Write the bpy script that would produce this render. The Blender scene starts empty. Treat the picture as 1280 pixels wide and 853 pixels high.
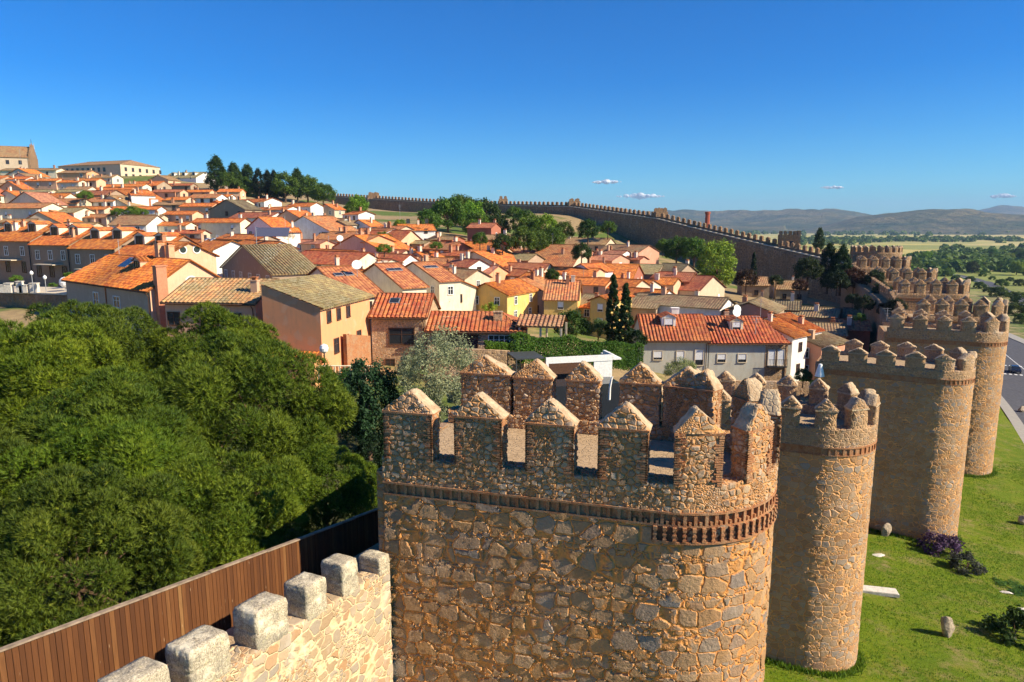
import bpy, math, random
import numpy as np
from mathutils import Vector, Matrix
random.seed(7)
rng = np.random.default_rng(7)
S = bpy.context.scene
COL = S.collection
R = math.radians
# ---------------------------------------------------------------- camera model (photo pixels are 1280 x 853)
F = 871.0
PITCH = math.atan(144.5 / F)
CP, SP = math.cos(PITCH), math.sin(PITCH)

def ratio(px, py):
    u = (px - 640) / F; v = (py - 426.5) / F
    den = CP - v * SP
    return u / den, -(SP + v * CP) / den

def at(px, py, Y):
    a, b = ratio(px, py)
    return Vector((a * Y, Y, b * Y))

def to_px(p):
    X, Y, Z = p
    d = Y * CP - Z * SP
    up = Y * SP + Z * CP
    return 640 + F * X / d, 426.5 - F * up / d

# ---------------------------------------------------------------- object helpers
def link(o, parent=None):
    COL.objects.link(o)
    if parent is not None:
        o.parent = parent
    return o

def tag(o, label=None, cat=None, group=None, kind=None):
    if label: o['label'] = label
    if cat: o['category'] = cat
    if group: o['group'] = group
    if kind: o['kind'] = kind
    return o

def empty(name, loc=(0, 0, 0), rz=0.0, label=None, cat=None, group=None):
    o = bpy.data.objects.new(name, None)
    o.empty_display_size = 0.5
    link(o); o.location = loc; o.rotation_euler = (0, 0, rz)
    return tag(o, label, cat, group)

def np_mesh(name, V, Fa, mats=(), uv=None, smooth=False, tint=None, midx=None):
    """V (n,3), Fa (m,3) or (m,4) arrays"""
    V = np.asarray(V, dtype=np.float32); Fa = np.asarray(Fa, dtype=np.int32)
    me = bpy.data.meshes.new(name)
    k = Fa.shape[1]
    me.vertices.add(len(V)); me.vertices.foreach_set('co', V.ravel())
    me.loops.add(Fa.size); me.loops.foreach_set('vertex_index', Fa.ravel())
    me.polygons.add(len(Fa)); me.polygons.foreach_set('loop_start', np.arange(0, Fa.size, k, dtype=np.int32))
    me.polygons.foreach_set('use_smooth', np.full(len(Fa), smooth, dtype=bool))
    if midx is not None: me.polygons.foreach_set('material_index', np.asarray(midx, dtype=np.int32))
    me.update(calc_edges=True)
    if uv is not None:
        l = me.uv_layers.new(name='UVMap')
        l.data.foreach_set('uv', np.asarray(uv, dtype=np.float32)[Fa.ravel()].ravel())
    if tint is not None:
        a = me.attributes.new('tint', 'FLOAT', 'FACE')
        a.data.foreach_set('value', np.asarray(tint, dtype=np.float32))
    for m in mats: me.materials.append(m)
    return me

class MB:
    """collects faces, builds ONE mesh"""
    def __init__(s): s.v = []; s.f = []; s.uv = []; s.m = []
    def face(s, pts, uv=None, m=0):
        n = len(s.v); s.v += [tuple(p) for p in pts]; s.f.append(tuple(range(n, n + len(pts))))
        s.uv.append(uv); s.m.append(m)
    def box(s, x0, x1, y0, y1, z0, z1, m=0, M=None, skip=''):
        P = [Vector((x, y, z)) for z in (z0, z1) for y in (y0, y1) for x in (x0, x1)]
        if M is not None: P = [M @ p for p in P]
        for key, q in (('b', (0, 2, 3, 1)), ('t', (4, 5, 7, 6)), ('f', (0, 1, 5, 4)), ('k', (2, 6, 7, 3)), ('l', (0, 4, 6, 2)), ('r', (1, 3, 7, 5))):
            if key not in skip: s.face([P[i] for i in q], m=m)
    def tube(s, pts, rad, n=8, m=0, cap=True):
        rings = []
        for i, p in enumerate(pts):
            p = Vector(p)
            d = (Vector(pts[min(i + 1, len(pts) - 1)]) - Vector(pts[max(i - 1, 0)])).normalized()
            a = d.orthogonal().normalized(); b = d.cross(a)
            r = rad[i] if hasattr(rad, '__len__') else rad
            rings.append([p + r * (a * math.cos(2 * math.pi * k / n) + b * math.sin(2 * math.pi * k / n)) for k in range(n)])
        for i in range(len(rings) - 1):
            for k in range(n):
                s.face([rings[i][k], rings[i][(k + 1) % n], rings[i + 1][(k + 1) % n], rings[i + 1][k]], m=m)
        if cap:
            s.face(rings[-1], m=m); s.face(rings[0][::-1], m=m)
    def lathe(s, prof, n=12, M=None, m=0):
        rings = []
        for r, z in prof:
            ring = [Vector((r * math.cos(2 * math.pi * k / n), r * math.sin(2 * math.pi * k / n), z)) for k in range(n)]
            rings.append([M @ p for p in ring] if M is not None else ring)
        for i in range(len(rings) - 1):
            for k in range(n):
                s.face([rings[i][k], rings[i][(k + 1) % n], rings[i + 1][(k + 1) % n], rings[i + 1][k]], m=m)
        s.face(rings[-1], m=m); s.face(rings[0][::-1], m=m)
    def mesh(s, name, mats, smooth=False, merge=False):
        me = bpy.data.meshes.new(name)
        me.from_pydata(s.v, [], s.f)
        if any(u is not None for u in s.uv):
            l = me.uv_layers.new(name='UVMap'); i = 0
            for f, u in zip(s.f, s.uv):
                for k in range(len(f)):
                    if u is not None: l.data[i].uv = u[k]
                    i += 1
        for mm in (mats if isinstance(mats, (list, tuple)) else [mats]): me.materials.append(mm)
        me.polygons.foreach_set('material_index', s.m)
        me.polygons.foreach_set('use_smooth', [smooth] * len(s.f))
        if merge:
            import bmesh
            bm = bmesh.new(); bm.from_mesh(me); bmesh.ops.remove_doubles(bm, verts=bm.verts, dist=1e-4); bm.to_mesh(me); bm.free()
        me.update()
        return me
    def build(s, name, mats, parent=None, color=None, smooth=False, merge=False, loc=None):
        o = bpy.data.objects.new(name, s.mesh(name, mats, smooth, merge))
        link(o, parent)
        if color is not None: o.color = (*color, 1)
        if loc is not None: o.location = loc
        return o

def mobj(name, me, parent=None, color=None):
    o = bpy.data.objects.new(name, me); link(o, parent)
    if color is not None: o.color = (*color, 1)
    return o

# ---------------------------------------------------------------- value noise for terrain / rocks
def vnoise(x, y, seed=0):
    x = np.asarray(x, float); y = np.asarray(y, float)
    xi = np.floor(x).astype(np.int64); yi = np.floor(y).astype(np.int64)
    xf = x - xi; yf = y - yi
    xf = xf * xf * (3 - 2 * xf); yf = yf * yf * (3 - 2 * yf)
    def h(a, b):
        n = (a * 374761393 + b * 668265263 + seed * 982451653) & 0xffffffff
        n = ((n ^ (n >> 13)) * 1274126177) & 0xffffffff
        return ((n ^ (n >> 16)) & 0xffff) / 65535.0
    return (h(xi, yi) * (1 - xf) + h(xi + 1, yi) * xf) * (1 - yf) + (h(xi, yi + 1) * (1 - xf) + h(xi + 1, yi + 1) * xf) * yf

def fbm(x, y, oct=4, seed=0):
    t = 0; a = 1; n = 0
    for i in range(oct):
        t = t + a * (vnoise(np.asarray(x) * 2 ** i, np.asarray(y) * 2 ** i, seed + i) - .5); n += a; a *= .5
    return t / n
# ---------------------------------------------------------------- materials
class NT:
    def __init__(s, name, disp=None):
        s.mat = bpy.data.materials.new(name); s.mat.use_nodes = True
        s.n = s.mat.node_tree.nodes; s.l = s.mat.node_tree.links
        s.b = s.n['Principled BSDF']; s.out = s.n['Material Output']
        s.b.inputs['Specular IOR Level'].default_value = .2
        s.b.inputs['Roughness'].default_value = .9
        if disp: s.mat.displacement_method = disp
    def node(s, t, **kw):
        n = s.n.new(t)
        for k, v in kw.items(): setattr(n, k, v)
        return n
    def set(s, sock, v):
        if hasattr(v, 'is_output') or isinstance(v, bpy.types.NodeSocket): s.l.new(v, sock)
        else: sock.default_value = v
    def tex(s, kind='Object'): return s.node('ShaderNodeTexCoord').outputs[kind]
    def attr(s, name):
        n = s.node('ShaderNodeAttribute'); n.attribute_name = name; return n
    def map(s, vec, scale=(1, 1, 1), loc=(0, 0, 0)):
        n = s.node('ShaderNodeMapping'); s.l.new(vec, n.inputs[0]); n.inputs['Scale'].default_value = scale; n.inputs['Location'].default_value = loc
        return n.outputs[0]
    def noise(s, vec, scale, detail=3, rough=.55):
        n = s.node('ShaderNodeTexNoise'); s.l.new(vec, n.inputs['Vector'])
        n.inputs['Scale'].default_value = scale; n.inputs['Detail'].default_value = detail; n.inputs['Roughness'].default_value = rough
        return n
    def voro(s, vec, scale, feature='F1', rnd=1.0, dims='3D'):
        n = s.node('ShaderNodeTexVoronoi', feature=feature, voronoi_dimensions=dims); s.l.new(vec, n.inputs['Vector'])
        n.inputs['Scale'].default_value = scale; n.inputs['Randomness'].default_value = rnd
        return n
    def math(s, op, a, b=0.0, c=None, clamp=False):
        n = s.node('ShaderNodeMath', operation=op); n.use_clamp = clamp
        s.set(n.inputs[0], a); s.set(n.inputs[1], b)
        if c is not None: s.set(n.inputs[2], c)
        return n.outputs[0]
    def vmath(s, op, a, b):
        n = s.node('ShaderNodeVectorMath', operation=op); s.set(n.inputs[0], a); s.set(n.inputs[1], b)
        return n.outputs[0]
    def rng(s, v, a, b, c=0.0, d=1.0, smooth=False):
        n = s.node('ShaderNodeMapRange'); n.interpolation_type = 'SMOOTHSTEP' if smooth else 'LINEAR'
        s.set(n.inputs[0], v); 
        for i, x in enumerate((a, b, c, d)): s.set(n.inputs[i + 1], x)
        return n.outputs[0]
    def mix(s, f, a, b, mode='MIX'):
        n = s.node('ShaderNodeMix', data_type='RGBA', blend_type=mode); n.clamp_factor = True
        s.set(n.inputs[0], f)
        for sock, v in ((n.inputs[6], a), (n.inputs[7], b)):
            if isinstance(v, tuple) and len(v) == 3: v = (*v, 1)
            s.set(sock, v)
        return n.outputs[2]
    def ramp(s, f, stops, interp='LINEAR'):
        n = s.node('ShaderNodeValToRGB'); s.set(n.inputs[0], f); cr = n.color_ramp; cr.interpolation = interp
        while len(cr.elements) < len(stops): cr.elements.new(.5)
        for e, (p, c) in zip(cr.elements, stops): e.position = p; e.color = (*c, 1)
        return n.outputs[0]
    def sep(s, v):
        n = s.node('ShaderNodeSeparateXYZ'); s.set(n.inputs[0], v); return n.outputs
    def comb(s, x, y, z):
        n = s.node('ShaderNodeCombineXYZ'); s.set(n.inputs[0], x); s.set(n.inputs[1], y); s.set(n.inputs[2], z); return n.outputs[0]
    def color(s, c): s.set(s.b.inputs['Base Color'], c if not (isinstance(c, tuple) and len(c) == 3) else (*c, 1))
    def rough(s, v): s.set(s.b.inputs['Roughness'], v)
    def bump(s, h, dist=.02, strength=1.0):
        n = s.node('ShaderNodeBump'); n.inputs['Distance'].default_value = dist; n.inputs['Strength'].default_value = strength
        s.set(n.inputs['Height'], h); s.l.new(n.outputs[0], s.b.inputs['Normal'])
    def disp(s, h, scale, mid=0.5):
        n = s.node('ShaderNodeDisplacement'); n.inputs['Scale'].default_value = scale; n.inputs['Midlevel'].default_value = mid
        s.set(n.inputs['Height'], h); s.l.new(n.outputs[0], s.out.inputs['Displacement'])
    def info(s): return s.node('ShaderNodeObjectInfo').outputs

def stone_mat(name, cell=(1.5, 1.5, 1.9), stones=None, mortar=(.50, .27, .10), edge=(.015, .09), small=None, disp=None,
              dscale=.09, rough_amt=.35, course=None, plaster=0.0, warp=.34, rnd=.74, pale=.45, val=.93):
    """irregular rubble masonry: big stones, rows of small fill stones, sandy mortar, real relief"""
    t = NT(name, disp)
    o = t.tex('Object')
    w = t.noise(o, 1.3, 2).outputs['Color']
    wv = t.vmath('SUBTRACT', w, (.5, .5, .5)); wv = t.vmath('MULTIPLY', wv, (warp, warp, warp * .6))
    w2 = t.noise(o, 5.5, 3).outputs['Color']; wv2 = t.vmath('MULTIPLY', t.vmath('SUBTRACT', w2, (.5, .5, .5)), (.07, .07, .07))
    p = t.vmath('ADD', t.vmath('ADD', o, wv), wv2)
    pc = t.map(p, cell)
    ve = t.voro(pc, 1.0, 'DISTANCE_TO_EDGE', rnd); vc = t.voro(pc, 1.0, 'F1', rnd)
    e = ve.outputs['Distance']; c = vc.outputs['Color']
    pr = t.map(p, tuple(k * 2.7 for k in cell), (3.1, 1.7, .4))
    ve2 = t.voro(pr, 1.0, 'DISTANCE_TO_EDGE', .95); vc2 = t.voro(pr, 1.0, 'F1', .95)
    z = t.sep(p)[2]
    if course:
        fr = t.math('FRACT', t.math('DIVIDE', z, course))
        band = t.rng(fr, .74, .80, smooth=True)
        nz = t.noise(o, .6, 2).outputs[0]
        band = t.math('MULTIPLY', band, t.rng(nz, .38, .45))
    else:
        band = t.rng(t.noise(o, .9, 2).outputs[0], .56, .60)
    e2 = t.math('MULTIPLY', ve2.outputs['Distance'], .6)
    ee = t.math('ADD', t.math('MULTIPLY', e, t.math('SUBTRACT', 1.0, band)), t.math('MULTIPLY', e2, band))
    cc = t.mix(band, c, vc2.outputs['Color'])
    sx = t.sep(cc)
    stones = stones or [(0, (.36, .22, .11)), (.18, (.46, .30, .15)), (.36, (.38, .27, .16)), (.5, (.52, .36, .19)), (.66, (.32, .26, .19)), (.8, (.48, .31, .15)), (.92, (.26, .23, .20)), (1, (.40, .24, .12))]
    sc = t.ramp(sx[0], stones)
    fine = t.noise(o, 9.0, 5, .65).outputs[0]
    sc = t.mix(t.rng(fine, .3, .75, 0, rough_amt), sc, (.08, .05, .03))
    sc = t.mix(t.rng(fine, .55, .8, 0, .35), sc, (.62, .50, .34))
    big = t.noise(o, .22, 3).outputs[0]
    mo = t.mix(t.rng(t.noise(o, 3.5, 4).outputs[0], .35, .7), mortar, tuple(min(1, k * 1.45) for k in mortar))
    mm = t.rng(ee, edge[0], edge[1], smooth=True)
    # patches where mortar/render spreads over the stones
    spread = t.rng(t.noise(o, 1.1, 4, .6).outputs[0], .52, .70)
    thr = t.math('ADD', edge[1], t.math('MULTIPLY', spread, .16 + plaster))
    mm = t.rng(ee, edge[0], thr, smooth=True)
    col = t.mix(t.math('MULTIPLY', mm, .95), mo, sc)
    col = t.mix(t.rng(t.noise(t.map(o, (1, 1, .6)), .5, 4, .7).outputs[0], .56, .70, 0, pale), col, t.mix(.75, col, (.62, .57, .48)))
    col = t.mix(t.rng(big, .42, .68, 0, .45), col, t.mix(.6, col, (.20, .12, .06)))
    hv = t.node('ShaderNodeHueSaturation'); t.l.new(col, hv.inputs['Color']); hv.inputs['Hue'].default_value = .489; hv.inputs['Saturation'].default_value = 1.06; hv.inputs['Value'].default_value = val
    t.color(hv.outputs[0])
    lump = t.math('MULTIPLY', t.math('SUBTRACT', sx[1], .5), .55)
    h = t.math('MULTIPLY', mm, t.math('ADD', .8, lump))
    h = t.math('ADD', h, t.math('MULTIPLY', t.math('ADD', fine, t.noise(o, 3.0, 4, .6).outputs[0]), .62))
    if disp: t.disp(h, dscale, .95)
    else: t.bump(h, dscale * 1.3)
    return t.mat

M = {}
M['stone_big'] = stone_mat('rubble masonry large', (1.5, 1.5, 1.95), warp=.24, rnd=.62, disp='BOTH', dscale=.075, course=1.25,
    stones=[(0, (.42, .27, .13)), (.2, (.50, .33, .16)), (.4, (.40, .28, .16)), (.55, (.56, .39, .21)), (.72, (.34, .28, .21)), (.84, (.52, .34, .17)), (.93, (.24, .235, .22)), (1, (.46, .28, .13))], mortar=(.60, .31, .10), edge=(.012, .06))
M['stone_rubble'] = stone_mat('rubble masonry parapet', (4.2, 4.2, 5.2), mortar=(.50, .28, .11), edge=(.02, .16), disp='BOTH', dscale=.065,
    stones=[(0, (.50, .36, .20)), (.3, (.60, .47, .30)), (.5, (.40, .26, .13)), (.7, (.62, .52, .38)), (.85, (.30, .22, .15)), (1, (.52, .36, .19))])
M['stone_mid'] = stone_mat('masonry of middle towers', (2.3, 2.3, 2.9), mortar=(.60, .35, .14), disp='BOTH', dscale=.055, edge=(.012, .07), course=1.4,
    stones=[(0, (.42, .26, .13)), (.2, (.52, .35, .18)), (.4, (.42, .31, .20)), (.6, (.54, .38, .21)), (.78, (.34, .31, .27)), (.9, (.54, .32, .15)), (1, (.40, .25, .13))])
M['stone_mid_top'] = stone_mat('masonry of middle parapets', (4, 4, 4.5), mortar=(.45, .31, .17), edge=(.02, .14), disp='BOTH', dscale=.05)
M['stone_far'] = stone_mat('weathered masonry', (2.4, 2.4, 3.2), mortar=(.48, .31, .16), dscale=.10)
M['stone_curtain'] = stone_mat('pale masonry of near wall', (2.3, 2.3, 3.0), mortar=(.62, .48, .28), edge=(.015, .08), pale=.6, val=1.0, plaster=.22, disp='BOTH', dscale=.04,
    stones=[(0, (.36, .27, .16)), (.25, (.44, .35, .22)), (.45, (.30, .27, .22)), (.65, (.48, .39, .27)), (.85, (.42, .25, .11)), (1, (.38, .30, .21))], rough_amt=.2)
M['stone_westwall'] = stone_mat('dark masonry of long wall', (.9, .9, 1.3), mortar=(.46, .31, .17), dscale=.15,
    stones=[(0, (.28, .20, .12)), (.4, (.38, .26, .15)), (.7, (.24, .18, .12)), (1, (.42, .28, .15))])
M['stone_house'] = stone_mat('house rubble stone', (2.6, 2.6, 3.2), mortar=(.58, .42, .24), edge=(.02, .12), dscale=.03,
    stones=[(0, (.42, .27, .14)), (.3, (.55, .40, .23)), (.55, (.36, .26, .17)), (.8, (.60, .47, .30)), (1, (.46, .30, .15))])

def granite_mat():
    t = NT('granite blocks', 'BOTH'); o = t.tex('Object')
    sp = t.noise(o, 26, 4, .7).outputs[0]; bg = t.noise(o, 2.2, 4).outputs[0]
    v = t.voro(t.map(o, (1.9, 1.6, 3.0)), 1.0, 'DISTANCE_TO_EDGE', .45).outputs['Distance']
    c = t.mix(t.rng(sp, .35, .65), (.17, .14, .095), (.66, .56, .40))
    c = t.mix(t.rng(bg, .45, .7, 0, .6), c, (.16, .15, .13))
    c = t.mix(t.rng(t.noise(o, 1.7, 4, .7).outputs[0], .52, .66, 0, .8), c, (.74, .66, .48))
    c = t.mix(t.rng(t.noise(o, 6, 3).outputs[0], .60, .70, 0, .5), c, (.45, .40, .22))
    t.color(c); h = t.math('ADD', t.math('MULTIPLY', t.noise(o, 2.4, 3, .6).outputs[0], 1.2), t.math('MULTIPLY', t.noise(o, 6, 5, .65).outputs[0], .9)); t.disp(h, .06, 1.0)
    return t.mat
M['granite'] = granite_mat()

def brick_mat(name='old thin brick', c1=(.27, .085, .035), c2=(.44, .20, .085)):
    t = NT(name); o = t.tex('Object')
    n = t.noise(o, 5, 4, .7).outputs[0]; g = t.noise(o, 24, 3).outputs[0]
    c = t.mix(t.rng(n, .3, .7), c1, c2); c = t.mix(t.rng(g, .5, .75, 0, .7), c, (.50, .34, .18)); c = t.mix(t.rng(t.noise(o, 1.6, 4, .7).outputs[0], .45, .65, 0, .7), c, (.36, .24, .14))
    t.color(c); t.bump(t.math('ADD', n, g), .02); return t.mat
M['brick'] = brick_mat()

def cap_mat():
    t = NT('lime mortar cap', 'BOTH'); o = t.tex('Object')
    n = t.noise(o, 3.5, 5, .65).outputs[0]; v = t.voro(t.map(o, (6, 6, 6)), 1, 'DISTANCE_TO_EDGE').outputs[0]
    c = t.mix(t.rng(n, .35, .65), (.54, .42, .27), (.36, .24, .14)); c = t.mix(t.rng(v, .02, .10, .5, 0), c, t.mix(.5, c, (.40, .28, .16)))
    t.color(c); t.disp(t.math('ADD', n, t.math('MULTIPLY', t.rng(v, 0, .2), .4)), .035); return t.mat
M['cap'] = cap_mat()

def paving_mat():
    t = NT('tower floor paving'); o = t.tex('Object')
    v = t.voro(t.map(t.vmath('ADD', o, t.vmath('MULTIPLY', t.noise(o, 3, 3).outputs['Color'], (.4, .4, .4))), (3.6, 3.6, 3.6)), 1, 'DISTANCE_TO_EDGE', .9).outputs[0]; n = t.noise(o, 5, 6, .75).outputs[0]
    c = t.mix(t.rng(n, .3, .7), (.50, .36, .22), (.34, .23, .13)); c = t.mix(t.rng(v, .01, .04), t.mix(.5, c, (.30, .22, .14)), c)
    t.color(c); t.bump(t.math('ADD', n, t.rng(v, 0, .06)), .02); return t.mat
M['paving'] = paving_mat()

def roof_mat():
    t = NT('clay barrel tiles'); uv = t.tex('UV'); inf = t.info(); s = t.sep(uv)
    cu = t.math('FLOOR', t.math('DIVIDE', s[0], .45)); cv = t.math('FLOOR', t.math('DIVIDE', t.math('ADD', s[1], t.math('MULTIPLY', cu, .13)), .42))
    wn = t.node('ShaderNodeTexWhiteNoise', noise_dimensions='3D'); t.l.new(t.comb(cu, cv, inf['Random']), wn.inputs[0])
    base = inf['Color']
    hsv = t.node('ShaderNodeHueSaturation'); t.l.new(base, hsv.inputs['Color'])
    t.set(hsv.inputs['Value'], t.rng(wn.outputs[0], 0, 1, .68, 1.28)); t.set(hsv.inputs['Hue'], t.rng(wn.outputs[0], 0, 1, .488, .512))
    o = t.tex('Object'); off = t.vmath('ADD', o, t.comb(t.math('MULTIPLY', inf['Random'], 90.0), 0.0, 0.0))
    st = t.noise(off, .35, 5, .7).outputs[0]
    al = inf['Alpha'] # amount of moss is stored in the object colour's alpha
    moss = t.math('MULTIPLY', t.rng(st, .40, .60), t.math('SUBTRACT', 1.0, al), clamp=True)
    mcol = t.mix(t.rng(t.noise(off, 2.6, 3).outputs[0], .4, .6), (.20, .16, .07), (.36, .31, .18))
    c = t.mix(moss, hsv.outputs[0], mcol)
    c = t.mix(t.rng(t.noise(off, 1.2, 5, .7).outputs[0], .50, .78, 0, .55), c, (.22, .12, .06))
    t.color(c)
    tri = t.math('PINGPONG', s[0], .225); tv = t.math('FRACT', t.math('DIVIDE', s[1], .42))
    t.bump(t.math('ADD', t.rng(tri, 0, .225, 0, 1, smooth=True), t.math('MULTIPLY', tv, -.25)), .07)
    t.rough(.85); return t.mat
M['roof'] = roof_mat()

def stucco_mat():
    t = NT('painted render'); inf = t.info(); o = t.tex('Object')
    n = t.noise(o, .5, 5, .7).outputs[0]; f = t.noise(t.map(o, (3, 3, .6)), 1, 4, .7).outputs[0]
    c = t.mix(t.rng(n, .42, .68, 0, .5), inf['Color'], t.mix(.55, inf['Color'], (.35, .26, .17)))
    c = t.mix(t.rng(f, .48, .72, 0, .45), c, t.mix(.6, c, (.28, .21, .14))); pt = t.noise(o, .9, 2, .4).outputs[0]; c = t.mix(t.rng(pt, .60, .62, 0, .35), c, t.mix(.5, c, (.60, .50, .38)))
    t.color(c); t.bump(t.noise(o, 12, 4).outputs[0], .01, .6); return t.mat
M['stucco'] = stucco_mat()

def housebrick_mat():
    t = NT('brick house wall'); inf = t.info(); o = t.tex('Object')
    n = t.noise(o, 2.5, 5, .8).outputs[0]
    c = t.mix(t.rng(n, .3, .7), t.mix(.45, inf['Color'], (.16, .08, .05)), inf['Color'])
    t.color(c); t.bump(n, .02); return t.mat
M['housebrick'] = housebrick_mat()

def plain(name, col, rough=.8, metal=0, var=.15, spec=.2, scale=6, bump=.004):
    t = NT(name); o = t.tex('Object'); n = t.noise(o, scale, 4, .6).outputs[0]
    t.color(t.mix(t.rng(n, .3, .7), tuple(k * (1 - var) for k in col), tuple(min(1, k * (1 + var)) for k in col)))
    t.rough(rough); t.b.inputs['Metallic'].default_value = metal; t.b.inputs['Specular IOR Level'].default_value = spec
    if bump: t.bump(n, bump)
    return t.mat
M['white_paint'] = plain('white paint', (.80, .79, .74), .6)
M['white_frame'] = plain('white window blind', (.74, .75, .76), .6)
M['dark_wood_and_shade'] = plain('dark stained timber and recess shade', (.10, .05, .03), .7, var=.3)
M['metal_dark'] = plain('dark iron', (.05, .05, .055), .5, .4)
M['metal_grey'] = plain('galvanised steel', (.42, .43, .44), .45, .5)
M['concrete'] = plain('concrete', (.36, .33, .28), .9, var=.2, scale=2)
M['rail'] = plain('weathered grey timber rail', (.27, .20, .14), .9, var=.35, scale=4)
M['coping'] = plain('pale coping stone', (.58, .49, .36), .9, var=.2, scale=3, bump=.02)
M['lens'] = plain('opal glass', (.85, .85, .83), .3, spec=.5)
M['bark'] = plain('bark', (.13, .08, .05), .95, var=.4, scale=12, bump=.02)
M['dry_twig'] = plain('grey twigs', (.36, .29, .22), .95, var=.3)
M['rubber'] = plain('tyre rubber', (.02, .02, .02), .8)
M['carpaint'] = plain('dark blue car paint', (.02, .03, .06), .25, .2, var=.05, spec=.5, bump=0)
M['terracotta'] = plain('terracotta', (.45, .17, .07), .85, var=.25)
M['black_frame'] = plain('dark grey steel frame', (.06, .065, .065), .55)
M['asphalt'] = plain('asphalt', (.085, .085, .095), .9, var=.25, scale=2, bump=.01)
M['line_paint'] = plain('road paint', (.70, .70, .68), .7)
M['pave_walk'] = plain('footway paving', (.33, .31, .27), .9, var=.12, scale=3)
M['slab_white'] = plain('white stone slab', (.62, .57, .48), .9, var=.2, scale=4, bump=.03)
M['rock'] = plain('field rock', (.34, .27, .19), .95, var=.45, scale=5, bump=.06)
M['slate'] = plain('dark blue roof sheet', (.10, .11, .17), .55, var=.1)

def glass_mat():
    t = NT('window glass'); t.color((.025, .03, .038)); t.rough(.12); t.b.inputs['Specular IOR Level'].default_value = .6
    o = t.tex('Object'); t.bump(t.noise(o, 2.0, 2).outputs[0], .01); return t.mat
M['glass'] = glass_mat()

def plank_mat():
    t = NT('weathered fence boards'); inf = t.info(); uv = t.tex('UV'); s = t.sep(uv)
    wn = t.node('ShaderNodeTexWhiteNoise', noise_dimensions='1D'); t.l.new(t.math('FLOOR', s[0]), wn.inputs['W'])
    g = t.noise(t.map(uv, (9, 1.4, 1)), 1.0, 5, .7).outputs[0]
    kn = t.voro(t.map(uv, (1.0, .9, 1)), 1.0, 'F1').outputs['Distance']
    c = t.ramp(wn.outputs[0], [(0, (.10, .038, .014)), (.35, (.145, .055, .018)), (.75, (.185, .072, .023)), (.95, (.24, .105, .035)), (1, (.40, .22, .08))])
    c = t.mix(t.rng(g, .38, .62, .0, .85), c, t.mix(.6, c, (.05, .022, .01)))
    c = t.mix(t.rng(kn, .03, .07, .8, 0), c, (.55, .40, .25))
    t.color(t.mix(.18, c, (.05, .02, .01))); t.bump(g, .012); t.rough(.75); return t.mat
M['planks'] = plank_mat()

def leaf_mat(name, trans=.28, hue=.03):
    t = NT(name); inf = t.info(); a = t.attr('tint').outputs['Fac']
    h = t.node('ShaderNodeHueSaturation'); t.l.new(inf['Color'], h.inputs['Color'])
    t.set(h.inputs['Hue'], t.rng(a, 0, 1, .5 + hue * .7, .5 - hue)); t.set(h.inputs['Value'], t.rng(a, 0, 1, .55, 1.6))
    t.color(h.outputs[0]); t.rough(.6); t.b.inputs['Specular IOR Level'].default_value = .18
    tr = t.node('ShaderNodeBsdfTranslucent'); t.l.new(h.outputs[0], tr.inputs[0])
    mx = t.node('ShaderNodeMixShader'); mx.inputs[0].default_value = trans
    t.l.new(t.b.outputs[0], mx.inputs[1]); t.l.new(tr.outputs[0], mx.inputs[2]); t.l.new(mx.outputs[0], t.out.inputs[0])
    return t.mat
M['leaf'] = leaf_mat('leaves'); M['needle'] = leaf_mat('pine needles', .10, .03)

def grass_mat():
    t = NT('mown grass'); o = t.tex('Object')
    a = t.noise(o, .11, 5, .65).outputs[0]; b = t.noise(o, .9, 5, .7).outputs[0]; c = t.noise(o, 7, 4, .7).outputs[0]
    col = t.mix(t.rng(a, .35, .65), (.115, .185, .003), (.20, .27, .006))
    col = t.mix(t.rng(b, .48, .68, 0, .75), col, (.28, .26, .03))
    dry = t.math('MULTIPLY', t.rng(t.noise(o, .33, 5, .75).outputs[0], .53, .66), t.rng(b, .36, .55))
    col = t.mix(t.math('MULTIPLY', dry, .85), col, (.34, .26, .11))
    col = t.mix(t.rng(c, .35, .75, 0, .6), col, t.mix(.6, col, (.02, .05, .0)))
    t.color(col); t.bump(t.math('ADD', c, t.math('MULTIPLY', t.noise(o, 25, 3, .7).outputs[0], .8)), .12); return t.mat
M['grass'] = grass_mat()

def town_ground_mat():
    t = NT('town ground'); o = t.tex('Object')
    a = t.noise(o, .03, 5, .65).outputs[0]; b = t.noise(o, .8, 5, .7).outputs[0]
    col = t.mix(t.rng(b, .35, .65), (.24, .17, .09), (.38, .27, .13)); g = t.mix(t.rng(b, .4, .6), (.07, .12, .02), (.13, .16, .03))
    col = t.mix(t.rng(a, .49, .56), col, g)
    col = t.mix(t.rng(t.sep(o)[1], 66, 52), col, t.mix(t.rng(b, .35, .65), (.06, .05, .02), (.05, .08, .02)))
    col = t.mix(t.rng(t.noise(o, .25, 4).outputs[0], .62, .70), col, (.30, .17, .08))
    t.color(col); t.bump(b, .1); return t.mat
M['town_ground'] = town_ground_mat()

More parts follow.
